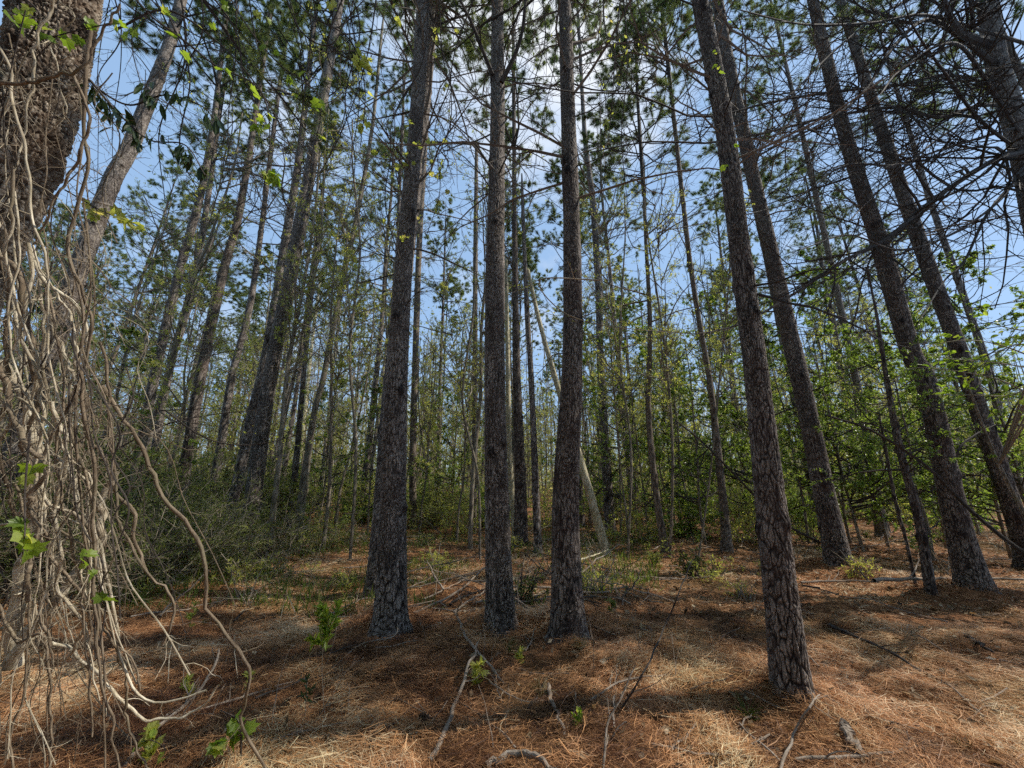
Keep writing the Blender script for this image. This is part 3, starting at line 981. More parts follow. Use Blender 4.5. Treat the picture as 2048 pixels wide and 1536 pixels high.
def woods_around():  # unseen foliage and trunks, added so less sky light fills the shadows
    """the same woods going on, unseen, behind and to the left of the camera"""
    mb = MB()
    n = 150000
    a = rng.uniform(math.radians(118), math.radians(284), n)   # bearing clockwise from +Y, clear of the sun's side
    d = np.sqrt(rng.uniform(5. ** 2, 34 ** 2, n))
    x = np.sin(a) * d; y = np.cos(a) * d
    z = rng.uniform(0, 1, n) ** .75 * 21
    keep = (vnoise(x * .5, z * .6 + y * .3, 15) > .34) & ~((z < 6) & (d < 7))
    leaves(mb, np.stack([x, y, z], 1)[keep], .30, 0, asp=.5, sd=.4)
    n = 170
    a = rng.uniform(math.radians(118), math.radians(284), n); d = np.sqrt(rng.uniform(4.5 ** 2, 34 ** 2, n))
    S = np.stack([np.sin(a) * d, np.cos(a) * d, gh(np.sin(a) * d, np.cos(a) * d) - .2], 1)
    Pt = grow(S, np.tile([[0, 0, 1.]], (n, 1)) + rng.normal(0, .03, (n, 3)), rng.uniform(16, 23, n), 6, .02, 0)
    tubes(mb, Pt, rng.uniform(.10, .2, n)[:, None] * np.linspace(1, .3, 6)[None], 8, 1)
    o = link("unseen_woods", mb.mesh("unseen_woods", [M['needle_live'], M['pine']]))
    tag(o, "unseen dense pine woods around the viewpoint, added to block sky light", "woods", kind='stuff')


woods_around()

# ------------------------------------------------------------------ understory leafy trees at the right, placed
def place_leafy(px, py, depth, h, crown, scale, label, leafmat=None, kind='holly_tree'):
    b = CAM + ray(px, py) * depth
    b[2] = gh1(b[0], b[1])
    root = thing(kind, b, label, "understory tree")
    n = 6
    rows = np.stack([b[0] + np.cumsum(rng.normal(0, .06, n)), b[1] + np.cumsum(rng.normal(0, .06, n)), b[2] + np.linspace(-.1, h, n), np.linspace(.035, .012, n)], 1)
    me, P, R, T = trunk_mesh("trunk", rows, M['grey'], 14, .06, int(rng.integers(999)), .05, .003, .2, b, .5)
    link("trunk", me, root)
    crown_on(root, b, P, R, h * .15, crown, scale=scale)
    return root


HC = HOLLY_CR + [leafy_crown("holly_crown", 3.2, 1.7, 'holly', .038, 38, 20), leafy_crown("holly_crown", 4.4, 1.5, 'holly', .040, 40, 18)]
for i, (px, py, d, h, c, s, lab) in enumerate([
    (1720, 1060, 9.5, 4.5, 3, 1.0, "dense leafy tree in front of the far pine, between the big right pines"),
    (1840, 1050, 8.5, 3.8, 4, .85, "glossy leafy tree beside the dark slim leaning trunk"),
    (1600, 1040, 11., 5.5, 4, 1.0, "leafy evergreen showing left of the needle mound pine"),
    (1300, 1060, 11.5, 6.0, 1, 1.0, "tall leafy evergreen between the centre pines and nearest right pine"),
    (1400, 1060, 10.5, 5.0, 3, .9, "leafy evergreen just left of the nearest right pine"),
    (1990, 1050, 9.0, 4.5, 4, .9, "leafy evergreen at the right edge behind the leaning pines"),
    (1640, 1020, 14., 6.0, 3, 1.2, "broad pale green tree deeper behind the needle mound pine"),
    (1930, 1000, 13., 7.0, 1, 1.2, "tall leafy tree deep behind the far right leaning pines"),
    (1180, 1040, 15., 6.5, 1, 1.1, "leafy tree deep behind the leaning bare trunk"),
    (740, 1000, 13., 5.0, 4, .8, "bushy evergreen just left of the grey pine left of centre"),
    (1770, 1060, 10.5, 6.5, 4, 1.45, "tallest leafy evergreen between the two big right hand pines"),
    (1540, 1050, 12., 6.5, 3, 1.5, "wide leafy evergreen hidden behind the nearest right pine"),
    (1245, 1060, 13., 7., 4, 1.4, "slender leafy evergreen right of the slim curved pine"),
    (1880, 1060, 10., 6., 3, 1.3, "leafy evergreen directly behind the thick right pine"),
    (2060, 1080, 8.5, 5.5, 4, 1.2, "leafy evergreen cut by the right picture edge"),
    (1450, 1040, 14., 7., 4, 1.5, "leafy evergreen behind the slender curved pine"),
    (1350, 1030, 16., 8., 3, 1.7, "tall leafy evergreen deep behind the thin straight pine"),
    (640, 1020, 14., 5., 4, 1.1, "evergreen tree deep behind the curved grey sapling"),
    (900, 1010, 16., 7., 3, 1.3, "evergreen tree deep between the grey and middle pines"),
    (220, 1040, 10., 4., 4, 1.0, "dark evergreen behind the vines at the left"),
]):
    place_leafy(px, py, d, h * 1.15, HC[c], s * 1.2, lab)

# bright sprays at the right (near broadleaf sapling with translucent leaves)
def bright_tree():
    b = CAM + ray(2150, 1200) * 4.6; b[2] = gh1(b[0], b[1])
    root = thing('broadleaf_sapling', b, "young sapling with bright yellow green leaves glowing at the right edge", "young tree")
    rows = np.array([[b[0], b[1], b[2] - .1, .03], [b[0] - .1, b[1] + .1, b[2] + 1, .026], [b[0] - .3, b[1] + .1, b[2] + 2, .02], [b[0] - .5, b[1], b[2] + 3.2, .012]])
    me, P, R, T = trunk_mesh("trunk", rows, M['grey'], 16, .04, 55, .04, .002, .2, b, .5)
    link("trunk", me, root)
    for pts in ([(2080, 720), (2000, 690), (1930, 680), (1860, 690)], [(2080, 800), (2000, 760), (1900, 740), (1840, 735), (1790, 745)],
                [(2090, 650), (2040, 660), (1960, 640)], [(2080, 740), (1990, 725), (1880, 715), (1830, 700)], [(2080, 690), (2030, 690), (1980, 715), (1940, 760)],
                [(2090, 760), (2020, 790), (1950, 790), (1870, 790)]):
        Pp = pix_path(pts, 4.4, 4.3, 14)
        mb = MB()
        st = P[int(len(P) * .6)]
        Pp = np.vstack([st[None], Pp])
        tubes(mb, Pp[None], np.linspace(.010, .002, len(Pp))[None], 5, 0)
        P2, R2 = spawn(Pp[None], np.linspace(.01, .002, len(Pp))[None], 9, .2, 1, .8, .2, .14, 5, .15, 0, rmin=.0015, flat=.3)
        tubes(mb, P2, R2, 3, 0)
        pos, tan, *_ = sample(P2, R2, 4, .2, 1.)
        for p, t in zip(pos, tan):
            shaped_leaf(mb, p, t + rng.normal(0, .5, 3) * np.array([1, 1, .3]), np.array([0, 0, 1.]) + rng.normal(0, .35, 3), rng.uniform(.045, .085), LANCE * np.array([2.2, 1]), 1, .15)
        link("branch", mb.mesh("branch", [M['grey'], M['bright']], b), root)


bright_tree()

# ------------------------------------------------------------------ thicket on the left
def shrub_mesh(name, r, h, leaf, lsize, nstem=40, nl=7, asp=.4, fine=6, droop=-.05, mat='twig', n3=4):
    mb = MB()
    az = rng.uniform(0, 6.28, nstem); el = rng.uniform(.5, 1.45, nstem)
    S = np.stack([rng.normal(0, r * .3, nstem), rng.normal(0, r * .3, nstem), np.full(nstem, -.05)], 1)
    D = np.stack([np.cos(az) * np.cos(el), np.sin(az) * np.cos(el), np.sin(el)], 1)
    L = h * rng.uniform(.6, 1.3, nstem)
    P1 = grow(S, D, L, 8, .15, droop); R1 = straighten(np.full(nstem, .008), 8, .3)
    tubes(mb, P1, R1, 4, 0)
    P2, R2 = spawn(P1, R1, fine, .15, 1, .8, .3, .38, 5, .18, droop, rmin=.002)
    tubes(mb, P2, R2, 3, 0)
    P3, R3 = spawn(P2, R2, n3, .1, 1, .8, .3, .45, 4, .2, droop, rmin=.0014)
    tubes(mb, P3, R3, 3, 0)
    if leaf:
        for PP in (P2, P3):
            pos, tan, *_ = sample(PP, np.full(PP.shape[:2], .01), nl, .1, 1.)
            leaves(mb, pos, lsize, 1, D=tan + rng.normal(0, .7, tan.shape), asp=asp)
    return mb.mesh(name, [M[mat]] + ([M[leaf]] if leaf else []))


TH = [shrub_mesh("shrub", 1., 1.7, 'thicket', .034, 70, 7, n3=5), shrub_mesh("shrub", .8, 1.3, 'thicket', .032, 60, 7, n3=5), shrub_mesh("shrub", .9, 1.25, 'thicket', .028, 80, 5, mat='grey', droop=-.07, n3=5)]


UH1 = shrub_mesh('shrub', .9, 1.5, 'spring', .045, 36, 4, asp=.5, mat='grey')


def place_shrub(px, py, me, s, label, cat="shrub", group=None, kind='shrub', lift=0):
    b = on_ground(px, py)
    o = link(kind, me, None, b); o.rotation_euler = (0, 0, rng.uniform(0, 6.28)); o.scale = (s, s, s)
    tag(o, label, cat, group)
    return o


for px, py, m, s, lab in [
    (340, 1085, 0, 1.0, "dense green thicket bush left of the largest leaning pine"),
    (250, 1110, 2, 1.1, "tangled brushy bush just behind the vines"),
    (420, 1130, 2, 1.0, "twiggy grey green bush in front of the largest leaning pine"),
    (520, 1120, 2, .85, "twiggy bush right of the largest leaning pine's foot"),
    (330, 1165, 2, .9, "low brambly bush nearest the needle covered floor on the left"),
    (440, 1060, 0, 1.1, "tall green bush at the foot of the largest leaning pine"),
    (290, 1040, 0, 1.5, "tallest green bush of the left thicket"),
    (200, 1080, 1, 1.4, "dark green bush behind the white vine stem"),
    (570, 1040, 0, 1.4, "feathery green bush behind the curved grey sapling"),
    (680, 1040, 1, 1.6, "soft green bush between sapling and grey pine"),
    (870, 1050, 0, 1.5, "green bush between the grey pine and the middle pine"),
    (920, 1070, 1, 1.0, "small green bush left of the dead pole"),
    (740, 1035, 0, 1.7, "green bush directly behind the grey pine"),
    (640, 1100, 2, .7, "low twiggy shrub right of the sapling's foot"),
    (60, 1180, 1, 1.3, "dark leafy bush low behind the thick pale vine stem"),
    (140, 1060, 0, 1.2, "dark bush standing behind the middle of the vine tangle"),
    (100, 1110, 1, 1.5, "dark bush behind the left vines near the picture edge"),
    (480, 1060, 1, 1.6, "feathery bush between the two largest leaning pines"),
    (380, 1030, 1, 1.9, "high rounded bush under the stout leaning pine"),
    (160, 1150, 2, 1.2, "brown twiggy bush low behind the vine loops"),
    (260, 1170, 2, 1.0, "dark brushy bush at the shaded edge of the thicket"),
]:
    place_shrub(px, py, TH[m] if px < 590 else UH1, s * (1.38 if px < 590 else .95), lab)
UH = [shrub_mesh("leafy_shrub", .6, 1.2, 'holly', .05, 30, 6, asp=.55), shrub_mesh("leafy_shrub", .8, 1.1, 'spring', .05, 26, 3, asp=.6, mat='grey')]
for px, py, m, s, lab in [
    (1100, 1060, 1, 1.3, "pale leafy shrub between the thin pole pines"),
    (1380, 1075, 0, 1.3, "leafy shrub at the foot of the slender curved pine"),
    (1500, 1085, 1, 1.2, "light green shrub just left of the nearest right pine"),
    (1270, 1085, 1, 1.0, "sparse shrub right of the leaning bare trunk's foot"),
    (1600, 1060, 0, 1.3, "leafy shrub behind the needle mound pine"),
    (1820, 1050, 1, 1.4, "pale shrub far back between the big right pines"),
    (1900, 1060, 0, 1.4, "dark leafy shrub behind the thick right pine"),
    (1560, 1040, 0, 1.6, "dense shrub deep behind the nearest right pine"),
]:
    place_shrub(px, py, UH[m], s, lab, kind='leafy_shrub')
UW = shrub_mesh('shrub', 1., 1.8, 'bright', .05, 40, 2, asp=.6, mat='grey', droop=0.)
# more undergrowth deeper in
cnt = 0
for i in range(64):
    d = rng.uniform(15, 34); u = rng.uniform(-1.4, 1.4)
    x, y = u * d, d
    me = [TH[0], UH[1], UH[1], UH[0], UW, UW][int(rng.integers(6))]
    o = link('shrub', me, None, (x, y, gh1(x, y))); s = rng.uniform(1., 1.9)
    o.scale = (s, s, s * rng.uniform(.7, 1.1)); o.rotation_euler = (0, 0, rng.uniform(0, 6.28))
    side = 0 if u < -.4 else (1 if u < .4 else 2)
    tag(o, ["green undergrowth bush deep behind the left thicket", "green undergrowth bush deep behind the centre pines", "green undergrowth bush deep in the right woods"][side],
        "shrub", ["undergrowth on the left", "undergrowth in the middle", "undergrowth on the right"][side])

# near thin bare saplings with twigs (foreground screen)
for i, (pts, d, lab) in enumerate([
    ([(960, 1120, 6), (955, 950, 6), (925, 800, 5), (945, 640, 5), (950, 560, 3)], None, "thin crooked sapling just left of the middle pine"),
    ([(1340, 1110, 6), (1345, 900, 6), (1330, 700, 5), (1300, 500, 4)], None, "thin bare sapling under the long overhanging branch"),
    ([(1395, 1130, 5), (1420, 950, 4), (1440, 750, 4), (1460, 500, 3), (1445, 300, 3)], None, "wiry pale stem close left of the nearest right pine"),
    ([(700, 1120, 7), (712, 900, 7), (700, 700, 6), (720, 500, 5), (705, 330, 4)], None, "thin bare sapling left of the half hidden pine"),
    ([(1255, 1120, 5), (1262, 900, 5), (1240, 700, 4), (1250, 480, 3)], None, "thin bare sapling right of the slim curved pine"),
    ([(545, 1120, 6), (560, 900, 5), (600, 700, 5), (640, 480, 4), (650, 300, 3)], None, "thin bare sapling crossing the largest leaning pine"),
]):
    tree('sapling_tree', pts, lab, "young tree", M['grey'], around=8, step=.06, seed=60 + i, depth=d, crown='spring', nbr=6, zlo=.8, zhi=5, bl=.8, ext=1.5, amp=.001,
         crown_scale=.7, limb=False, flare=.1)

# ------------------------------------------------------------------ vines at the left
V_MAIN = [  # pixel path, radius m, depth start, depth end
    ([(20, 1330), (35, 1200), (60, 1080), (75, 980), (70, 880), (45, 800), (20, 740), (-20, 700)], .052, 1.95, 2.0, "thick pale vine stem with blotched bark, nearest the left edge"),
    ([(15, 1330), (60, 1260), (110, 1200), (160, 1130), (200, 1080), (205, 1000), (235, 945)], .036, 1.9, 2.1, "thick pale stem slanting right and ending in a broken stub"),
    ([(-20, 500), (40, 560), (60, 700), (75, 820), (50, 900), (75, 1040), (95, 1110), (85, 1230), (100, 1290)], .017, 1.7, 1.8, "brown vine weaving down over the thick pale stem"),
    ([(60, 490), (90, 560), (150, 610), (175, 670), (165, 740), (120, 850), (90, 920), (95, 1000), (150, 1030), (200, 1080), (215, 1150), (235, 1260), (240, 1320), (300, 1400), (360, 1400), (410, 1380)], .013, 1.75, 1.9, "long looping vine bending right across the floor"),
    ([(180, 60), (165, 250), (175, 330), (150, 420), (140, 500), (170, 640), (155, 800), (160, 1000), (200, 1260), (210, 1540)], .010, 1.65, 1.7, "straight hanging vine in front of the huge trunk"),
    ([(150, 720), (185, 900), (190, 1100), (190, 1260), (215, 1400), (240, 1540)], .011, 1.6, 1.7, "pale vine running straight down to the lower edge"),
    ([(90, 1280), (140, 1300), (180, 1340), (230, 1380), (280, 1430), (340, 1440), (400, 1420), (440, 1370)], .014, 1.9, 2.1, "dark lichen spotted vine sagging into a loop on the ground"),
    ([(-20, 1180), (30, 1280), (90, 1270), (100, 1400), (100, 1540)], .010, 1.7, 1.7, "brown vine dropping to the lower left corner"),
    ([(-20, 60), (15, 130), (30, 220), (55, 330), (60, 430), (100, 560), (95, 700), (130, 860), (120, 960)], .008, 1.55, 1.6, "slim grey vine crossing the huge trunk's bark"),
    ([(110, 0), (70, 90), (60, 200), (35, 320), (10, 370)], .008, 1.6, 1.6, "short slim vine curving left over the top of the huge trunk"),
    ([(-10, 170), (60, 165), (120, 150), (165, 135), (205, 60), (240, 10)], .010, 1.5, 1.5, "dark twig stretching right across the top of the huge trunk"),
    ([(140, 140), (175, 230), (165, 300), (130, 360), (90, 450), (65, 490)], .009, 1.55, 1.6, "smooth pale vine bowing along the trunk's right side"),
    ([(155, 770), (150, 690), (130, 610), (80, 540), (65, 490)], .008, 1.6, 1.6, "forked vine climbing to the knot on the trunk"),
    ([(-10, 770), (40, 800), (100, 850), (140, 920), (180, 960), (190, 1100), (205, 1180), (230, 1290)], .008, 1.65, 1.75, "vine descending diagonally through the tangle"),
    ([(0, 1050), (60, 1040), (130, 1035), (170, 1060), (180, 1150), (170, 1250), (200, 1400)], .007, 1.7, 1.7, "vine arching over at mid height then dropping"),
    ([(160, 1140), (170, 1190), (165, 1240), (175, 1270), (165, 1310)], .006, 1.7, 1.7, "tightly twisted little vine strand"),
]
from_vine = []
for pts, r, d0, d1, lab in V_MAIN:
    P = pix_path(pts, d0, d1, 60)
    P = P + np.stack([vnoise(np.arange(60) * .35, np.full(60, r * 997), 4 + j) - .5 for j in range(3)], 1) * min(r, .014) * 1.6
    b = P[np.argmin(P[:, 2])].copy(); r = r * .74
    mb = MB()
    R = np.linspace(r, r * .55, 60) * (1 + .22 * (vnoise(np.arange(60) * .6, np.full(60, 3.3), int(r * 1e4)) - .5))
    tubes(mb, P[None], R[None] * .9, 10, 0)
    P2, R2 = spawn(P[None], R[None], 8, .05, 1, .9, .3, .15, 7, .22, .0, rf=.28, rmin=.0012)
    tubes(mb, P2, R2, 4, 0)
    o = link("vine", mb.mesh("vine", [M['vine' if d0 > 1.72 or r < .0062 else 'vine_dark']], b, smooth=True), None, b)
    tag(o, lab, "vine")
    from_vine.append((P, b))
for i in range(20):
    top = rng.uniform(150, 700) if i % 4 == 0 else rng.uniform(450, 1150)
    bot = min(top + rng.uniform(350, 900), 1560)
    edge = 235 if top > 500 else 200 - .25 * top
    x0 = rng.uniform(-20, edge); x1 = x0 + rng.normal(20, 150) if top > 420 else x0 + rng.normal(0, 50)
    kk = 8; ph = rng.uniform(0, 6.28)
    pts = [(x0 + (x1 - x0) * t + 22 * math.sin(ph + t * rng.uniform(5, 9)) + rng.normal(0, 12), top + (bot - top) * t) for t in np.linspace(0, 1, kk)]
    d = rng.uniform(1.55, 2.1)
    P = pix_path(pts, d, d + rng.uniform(-.1, .2), 44)
    r = rng.uniform(.0035, .0105)
    R = r * (1 + .35 * (vnoise(np.arange(44) * .7, np.full(44, i * 2.3), 71) - .5)) * np.linspace(1, .75, 44)
    P = P + np.stack([vnoise(np.arange(44) * .8, np.full(44, i * 1.7), 4 + j) - .5 for j in range(3)], 1) * r * 2.6
    mb = MB(); tubes(mb, P[None], R[None], 9, 0)
    P2, R2 = spawn(P[None], R[None], 7, .05, 1, .9, .3, .16, 7, .25, 0, rf=.35, rmin=.001)
    tubes(mb, P2, R2, 4, 0)
    P3, R3 = spawn(P2, R2, 3, .1, 1, .9, .3, .4, 5, .25, 0, rf=.5, rmin=.0008)
    tubes(mb, P3, R3, 3, 0)
    b = P[-1]
    o = link("vine", mb.mesh("vine", [M['vine' if i % 2 == 0 else 'vine_dark']], b, smooth=True), None, b)
    tag(o, "woody vine winding through the tangle around the huge left trunk", "vine", "woody vines of the left tangle")
# thin strands
for i in range(84):
    x0 = rng.uniform(-10, 250) if i % 3 else rng.uniform(-10, 170)
    y0 = rng.uniform(-20, 800) if i % 2 == 0 else rng.uniform(420, 1200)
    ln = rng.uniform(250, 700)
    y1 = min(y0 + ln, 1530)
    if y0 < 450: x1 = x0 + rng.normal(10, 30)
    else: x1 = x0 + rng.normal(15, 130)
    x0 = min(x0, 240 - .14 * min(y0, 600)) if y0 < 700 else x0
    k = 7
    pts = [(x0 + (x1 - x0) * t + rng.normal(0, 20), y0 + (y1 - y0) * t) for t in np.linspace(0, 1, k)]
    d = rng.uniform(1.5, 2.3)
    P = pix_path(pts, d, d + rng.uniform(-.1, .15), 26)
    mb = MB(); r = rng.uniform(.001, .0034)
    tubes(mb, P[None], np.full((1, 26), r), 5, 0)
    P2, R2 = spawn(P[None], np.full((1, 26), r), 12, 0, 1, .9, .3, .22, 6, .25, 0, rmin=.0008)
    tubes(mb, P2, R2, 3, 0)
    P3, R3 = spawn(P2, R2, 2, 0, 1, .9, .3, .4, 4, .25, 0, rmin=.0007)
    tubes(mb, P3, R3, 3, 0)
    b = P[-1]
    o = link("thin_vine", mb.mesh("thin_vine", [M[('vine', 'vine_dark', 'vine_dark', 'twig')[int(rng.integers(4))]]], b), None, b)
    tag(o, "thin wiry vine strand tangled around the huge left trunk", "vine", "thin vine strands at the left")


# grape vines with bright lobed leaves hanging at the top left and dark evergreen leaves
def leafy_vine(name, pts, d0, d1, r, lab, n, size, outline, mat, yr=(0, 1), stem='twig', cat="vine", droop=.25, nt=10, cluster=1, hang=False):
    P = pix_path(pts, d0, d1, 40)
    b = P[-1].copy()
    root = thing(name, b, lab, cat)
    mb = MB()
    R = np.linspace(r, r * .5, 40)[None]
    tubes(mb, P[None], R, 5, 0)
    P2, R2 = spawn(P[None], R, nt, .02, 1, .8, .3, .17, 7, .2, -.02, rmin=.0012)
    tubes(mb, P2, R2, 3, 0)
    link("stem", mb.mesh("stem", [M[stem]], b), root)
    pos, tan, *_ = sample(P2, R2, max(1, n // nt), .3, 1.)
    for p, t in zip(pos, tan):
        ml = MB()
        for c in range(cluster):
            dd = t * .5 + rng.normal(0, .7, 3)
            if hang: dd = np.array([0, 0, -1.]) + rng.normal(0, .4, 3)
            shaped_leaf(ml, p + rng.normal(0, .02, 3) * (c > 0), dd, rng.normal(0, .6, 3) + np.array([0, -.3, .9]), size * rng.uniform(.6, 1.2), outline, 0, droop)
        link("leaf", ml.mesh("leaf", [M[mat]], b), root)


leafy_vine("grape_vine", [(240, -40), (300, 30), (340, 60), (380, 90), (430, 130), (520, 180), (540, 280), (525, 390)], 2.2, 2.4, .006, "hanging vine with bright lobed leaves left of the top centre", 30, .045, LOBE, 'bright')
leafy_vine("grape_vine", [(440, -40), (500, 60), (560, 130), (640, 200), (620, 330)], 2.8, 3., .006, "arching vine with lobed leaves above the leaning pines", 24, .045, LOBE, 'bright')
leafy_vine("grape_vine", [(30, -20), (80, 30), (60, 80), (160, 60), (250, 40)], 1.7, 1.8, .004, "leafy vine over the top of the huge trunk", 20, .035, LOBE, 'bright')
leafy_vine("grape_vine", [(560, -40), (620, 30), (700, 80), (730, 180), (720, 300)], 3.4, 3.6, .007, "vine with small leaves left of the grey pine's top", 30, .05, LOBE, 'spring', nt=15)
leafy_vine("grape_vine", [(860, 20), (880, 90), (900, 160), (870, 260), (880, 380), (850, 480)], 4.9, 5., .008, "small leafed vine climbing the grey pine's upper right side", 45, .045, LOBE, 'spring', nt=15)
leafy_vine("grape_vine", [(800, 520), (770, 400), (790, 250), (760, 120), (790, 20)], 4.9, 5., .008, "small leafed vine beside the grey pine's upper left side", 45, .05, LOBE, 'spring', nt=15)
leafy_vine("grape_vine", [(60, 860), (50, 980), (50, 1060), (45, 1100)], 1.5, 1.4, .004, "vine with one big sunlit leaf among the left tangle", 10, .045, LOBE, 'bright', nt=5)
leafy_vine("grape_vine", [(200, 1290), (210, 1200), (180, 1130), (170, 1110)], 1.6, 1.6, .003, "little leafy vine beside the twisted strand", 8, .03, LOBE, 'bright', nt=4)
leafy_vine("grape_vine", [(130, 380), (200, 420), (250, 440), (300, 460)], 2., 2.1, .004, "vine with olive leaves right of the huge trunk", 16, .04, LOBE, 'spring', nt=8)
leafy_vine("evergreen_vine", [(150, 130), (200, 180), (260, 210), (330, 190), (400, 210), (430, 240)], 2.1, 2.2, .006, "dark evergreen vine with long pointed leaves, upper strand", 55, .085, LANCE, 'smilax', nt=18, hang=True, droop=.1)
leafy_vine("evergreen_vine", [(180, 160), (240, 230), (300, 280), (370, 290), (410, 350)], 2.1, 2.2, .006, "dark evergreen vine with long pointed leaves, lower strand", 50, .085, LANCE, 'smilax', nt=16, hang=True, droop=.1)
leafy_vine("evergreen_vine", [(40, 560), (80, 600), (100, 640), (160, 660)], 2.4, 2.6, .006, "dark leafed vine low on the huge trunk's right side", 40, .06, LANCE, 'smilax', nt=14, hang=True)
leafy_vine("grape_vine", [(300, 1540), (330, 1500), (300, 1480), (280, 1490)], 2.2, 2.2, .003, "small bright seedling vine at the lower left edge", 8, .05, LANCE * np.array([2, 1]), 'bright', nt=4)
leafy_vine("grape_vine", [(480, 1540), (482, 1480), (475, 1440), (440, 1420)], 2.25, 2.3, .006, "short brown stem topped with lobed yellow green leaves", 12, .055, LOBE, 'bright', nt=4)
leafy_vine("grape_vine", [(430, 1540), (425, 1500), (440, 1475)], 2.2, 2.2, .003, "low lobed leaf plant at the bottom edge", 8, .045, LOBE, 'bright', nt=4)
leafy_vine("grape_vine", [(1130, 1500), (1150, 1450), (1160, 1430)], 2.5, 2.5, .003, "tiny green leaf sprig among the bottom centre sticks", 6, .03, LOBE, 'bright', nt=3)
leafy_vine("grape_vine", [(1450, 20), (1430, 100), (1440, 200), (1465, 330)], 3.4, 3.5, .003, "wisp of yellow leaves dangling before the right pine's top", 12, .035, LOBE, 'bright', nt=6)

# fine bare twigs across the top (arching stems from the left)
ARCH = [
    ([(230, 60), (330, 20), (430, 80), (520, 180), (600, 330), (640, 420)], 2.6, "arching bare stem passing the hanging lobed leaves"),
    ([(400, -40), (470, 60), (490, 160), (540, 260), (600, 330)], 2.8, "bare stem drooping at the upper left of centre"),
    ([(620, -40), (650, 80), (760, 160), (840, 260)], 4.0, "bare stem reaching down to the grey pine from the left"),
    ([(690, -40), (720, 60), (690, 200), (710, 330), (680, 480)], 3.6, "thin bare stem hanging left of the grey pine"),
    ([(1080, -40), (1090, 80), (1060, 200), (1075, 300)], 4.2, "wiry stem dangling between the centre pines at the top"),
    ([(1200, 560), (1080, 560), (1120, 620), (1200, 650), (1290, 660), (1390, 668)], 3.6, "pale curved twig sweeping across before the dark centre pine"),
    ([(560, -40), (600, 60), (660, 90), (700, 30), (760, -30)], 3.2, "looping bare stem at the top left of centre"),
    ([(300, -40), (350, 60), (380, 160), (360, 300), (420, 420)], 2.9, "bare stem hanging over the leaning row of pines"),
    ([(900, -20), (930, 60), (980, 140), (1010, 180), (1100, 200)], 4.6, "bare stem curling past the middle pine's fork"),
    ([(330, 820), (400, 870), (470, 890), (560, 880), (640, 850)], 3.2, "long bare bramble arching above the thicket"),
    ([(230, 900), (330, 850), (420, 830), (520, 820)], 3.4, "second bare bramble arching over the thicket's left"),
]
for k in range(26):
    x0 = rng.uniform(180, 1300); dx = rng.normal(0, 60); yb = rng.uniform(120, 420)
    ARCH.append(([(x0, -50), (x0 + dx * .3 + rng.normal(0, 15), yb * .3), (x0 + dx * .7 + rng.normal(0, 20), yb * .65), (x0 + dx, yb)], rng.uniform(3., 6.5),
                 "thin bare twigged stem hanging in from above the picture"))
for i, (pts, d, lab) in enumerate(ARCH):
    P = pix_path(pts, d, d * 1.03, 30)
    b = P[0]
    o = link("bare_stem", twiggy(P, .007, .003, M['twig' if i != 5 else 'vine'], 12, .22, 3, base=b, name="bare_stem", leaf='spring' if i % 2 else None, lsize=.03, up=-.01), None, b)
    tag(o, lab, "bare stem", "bare stems hanging from above" if i > 10 else None)

# ------------------------------------------------------------------ fallen wood
def ground_path(pts, lift=None, m=26):
    q = []
    for i, p in enumerate(pts):
        g = on_ground(p[0], p[1])
        h = p[2] if len(p) > 2 else .02
        # raise towards the camera so that the lifted point still shows at this pixel
        r = ray(p[0], p[1]); g2 = g - r * (h / max(-r[2], .05)) if False else g.copy()
        g2 = g + np.array([0, 0, 0.])
        t = (CAM[2] - (gh1(g[0], g[1]) + h)) / max(-r[2], .02)
        g2 = CAM + r * t
        q.append([*g2, 0])
    return spline(np.array(q), m)[:, :3]


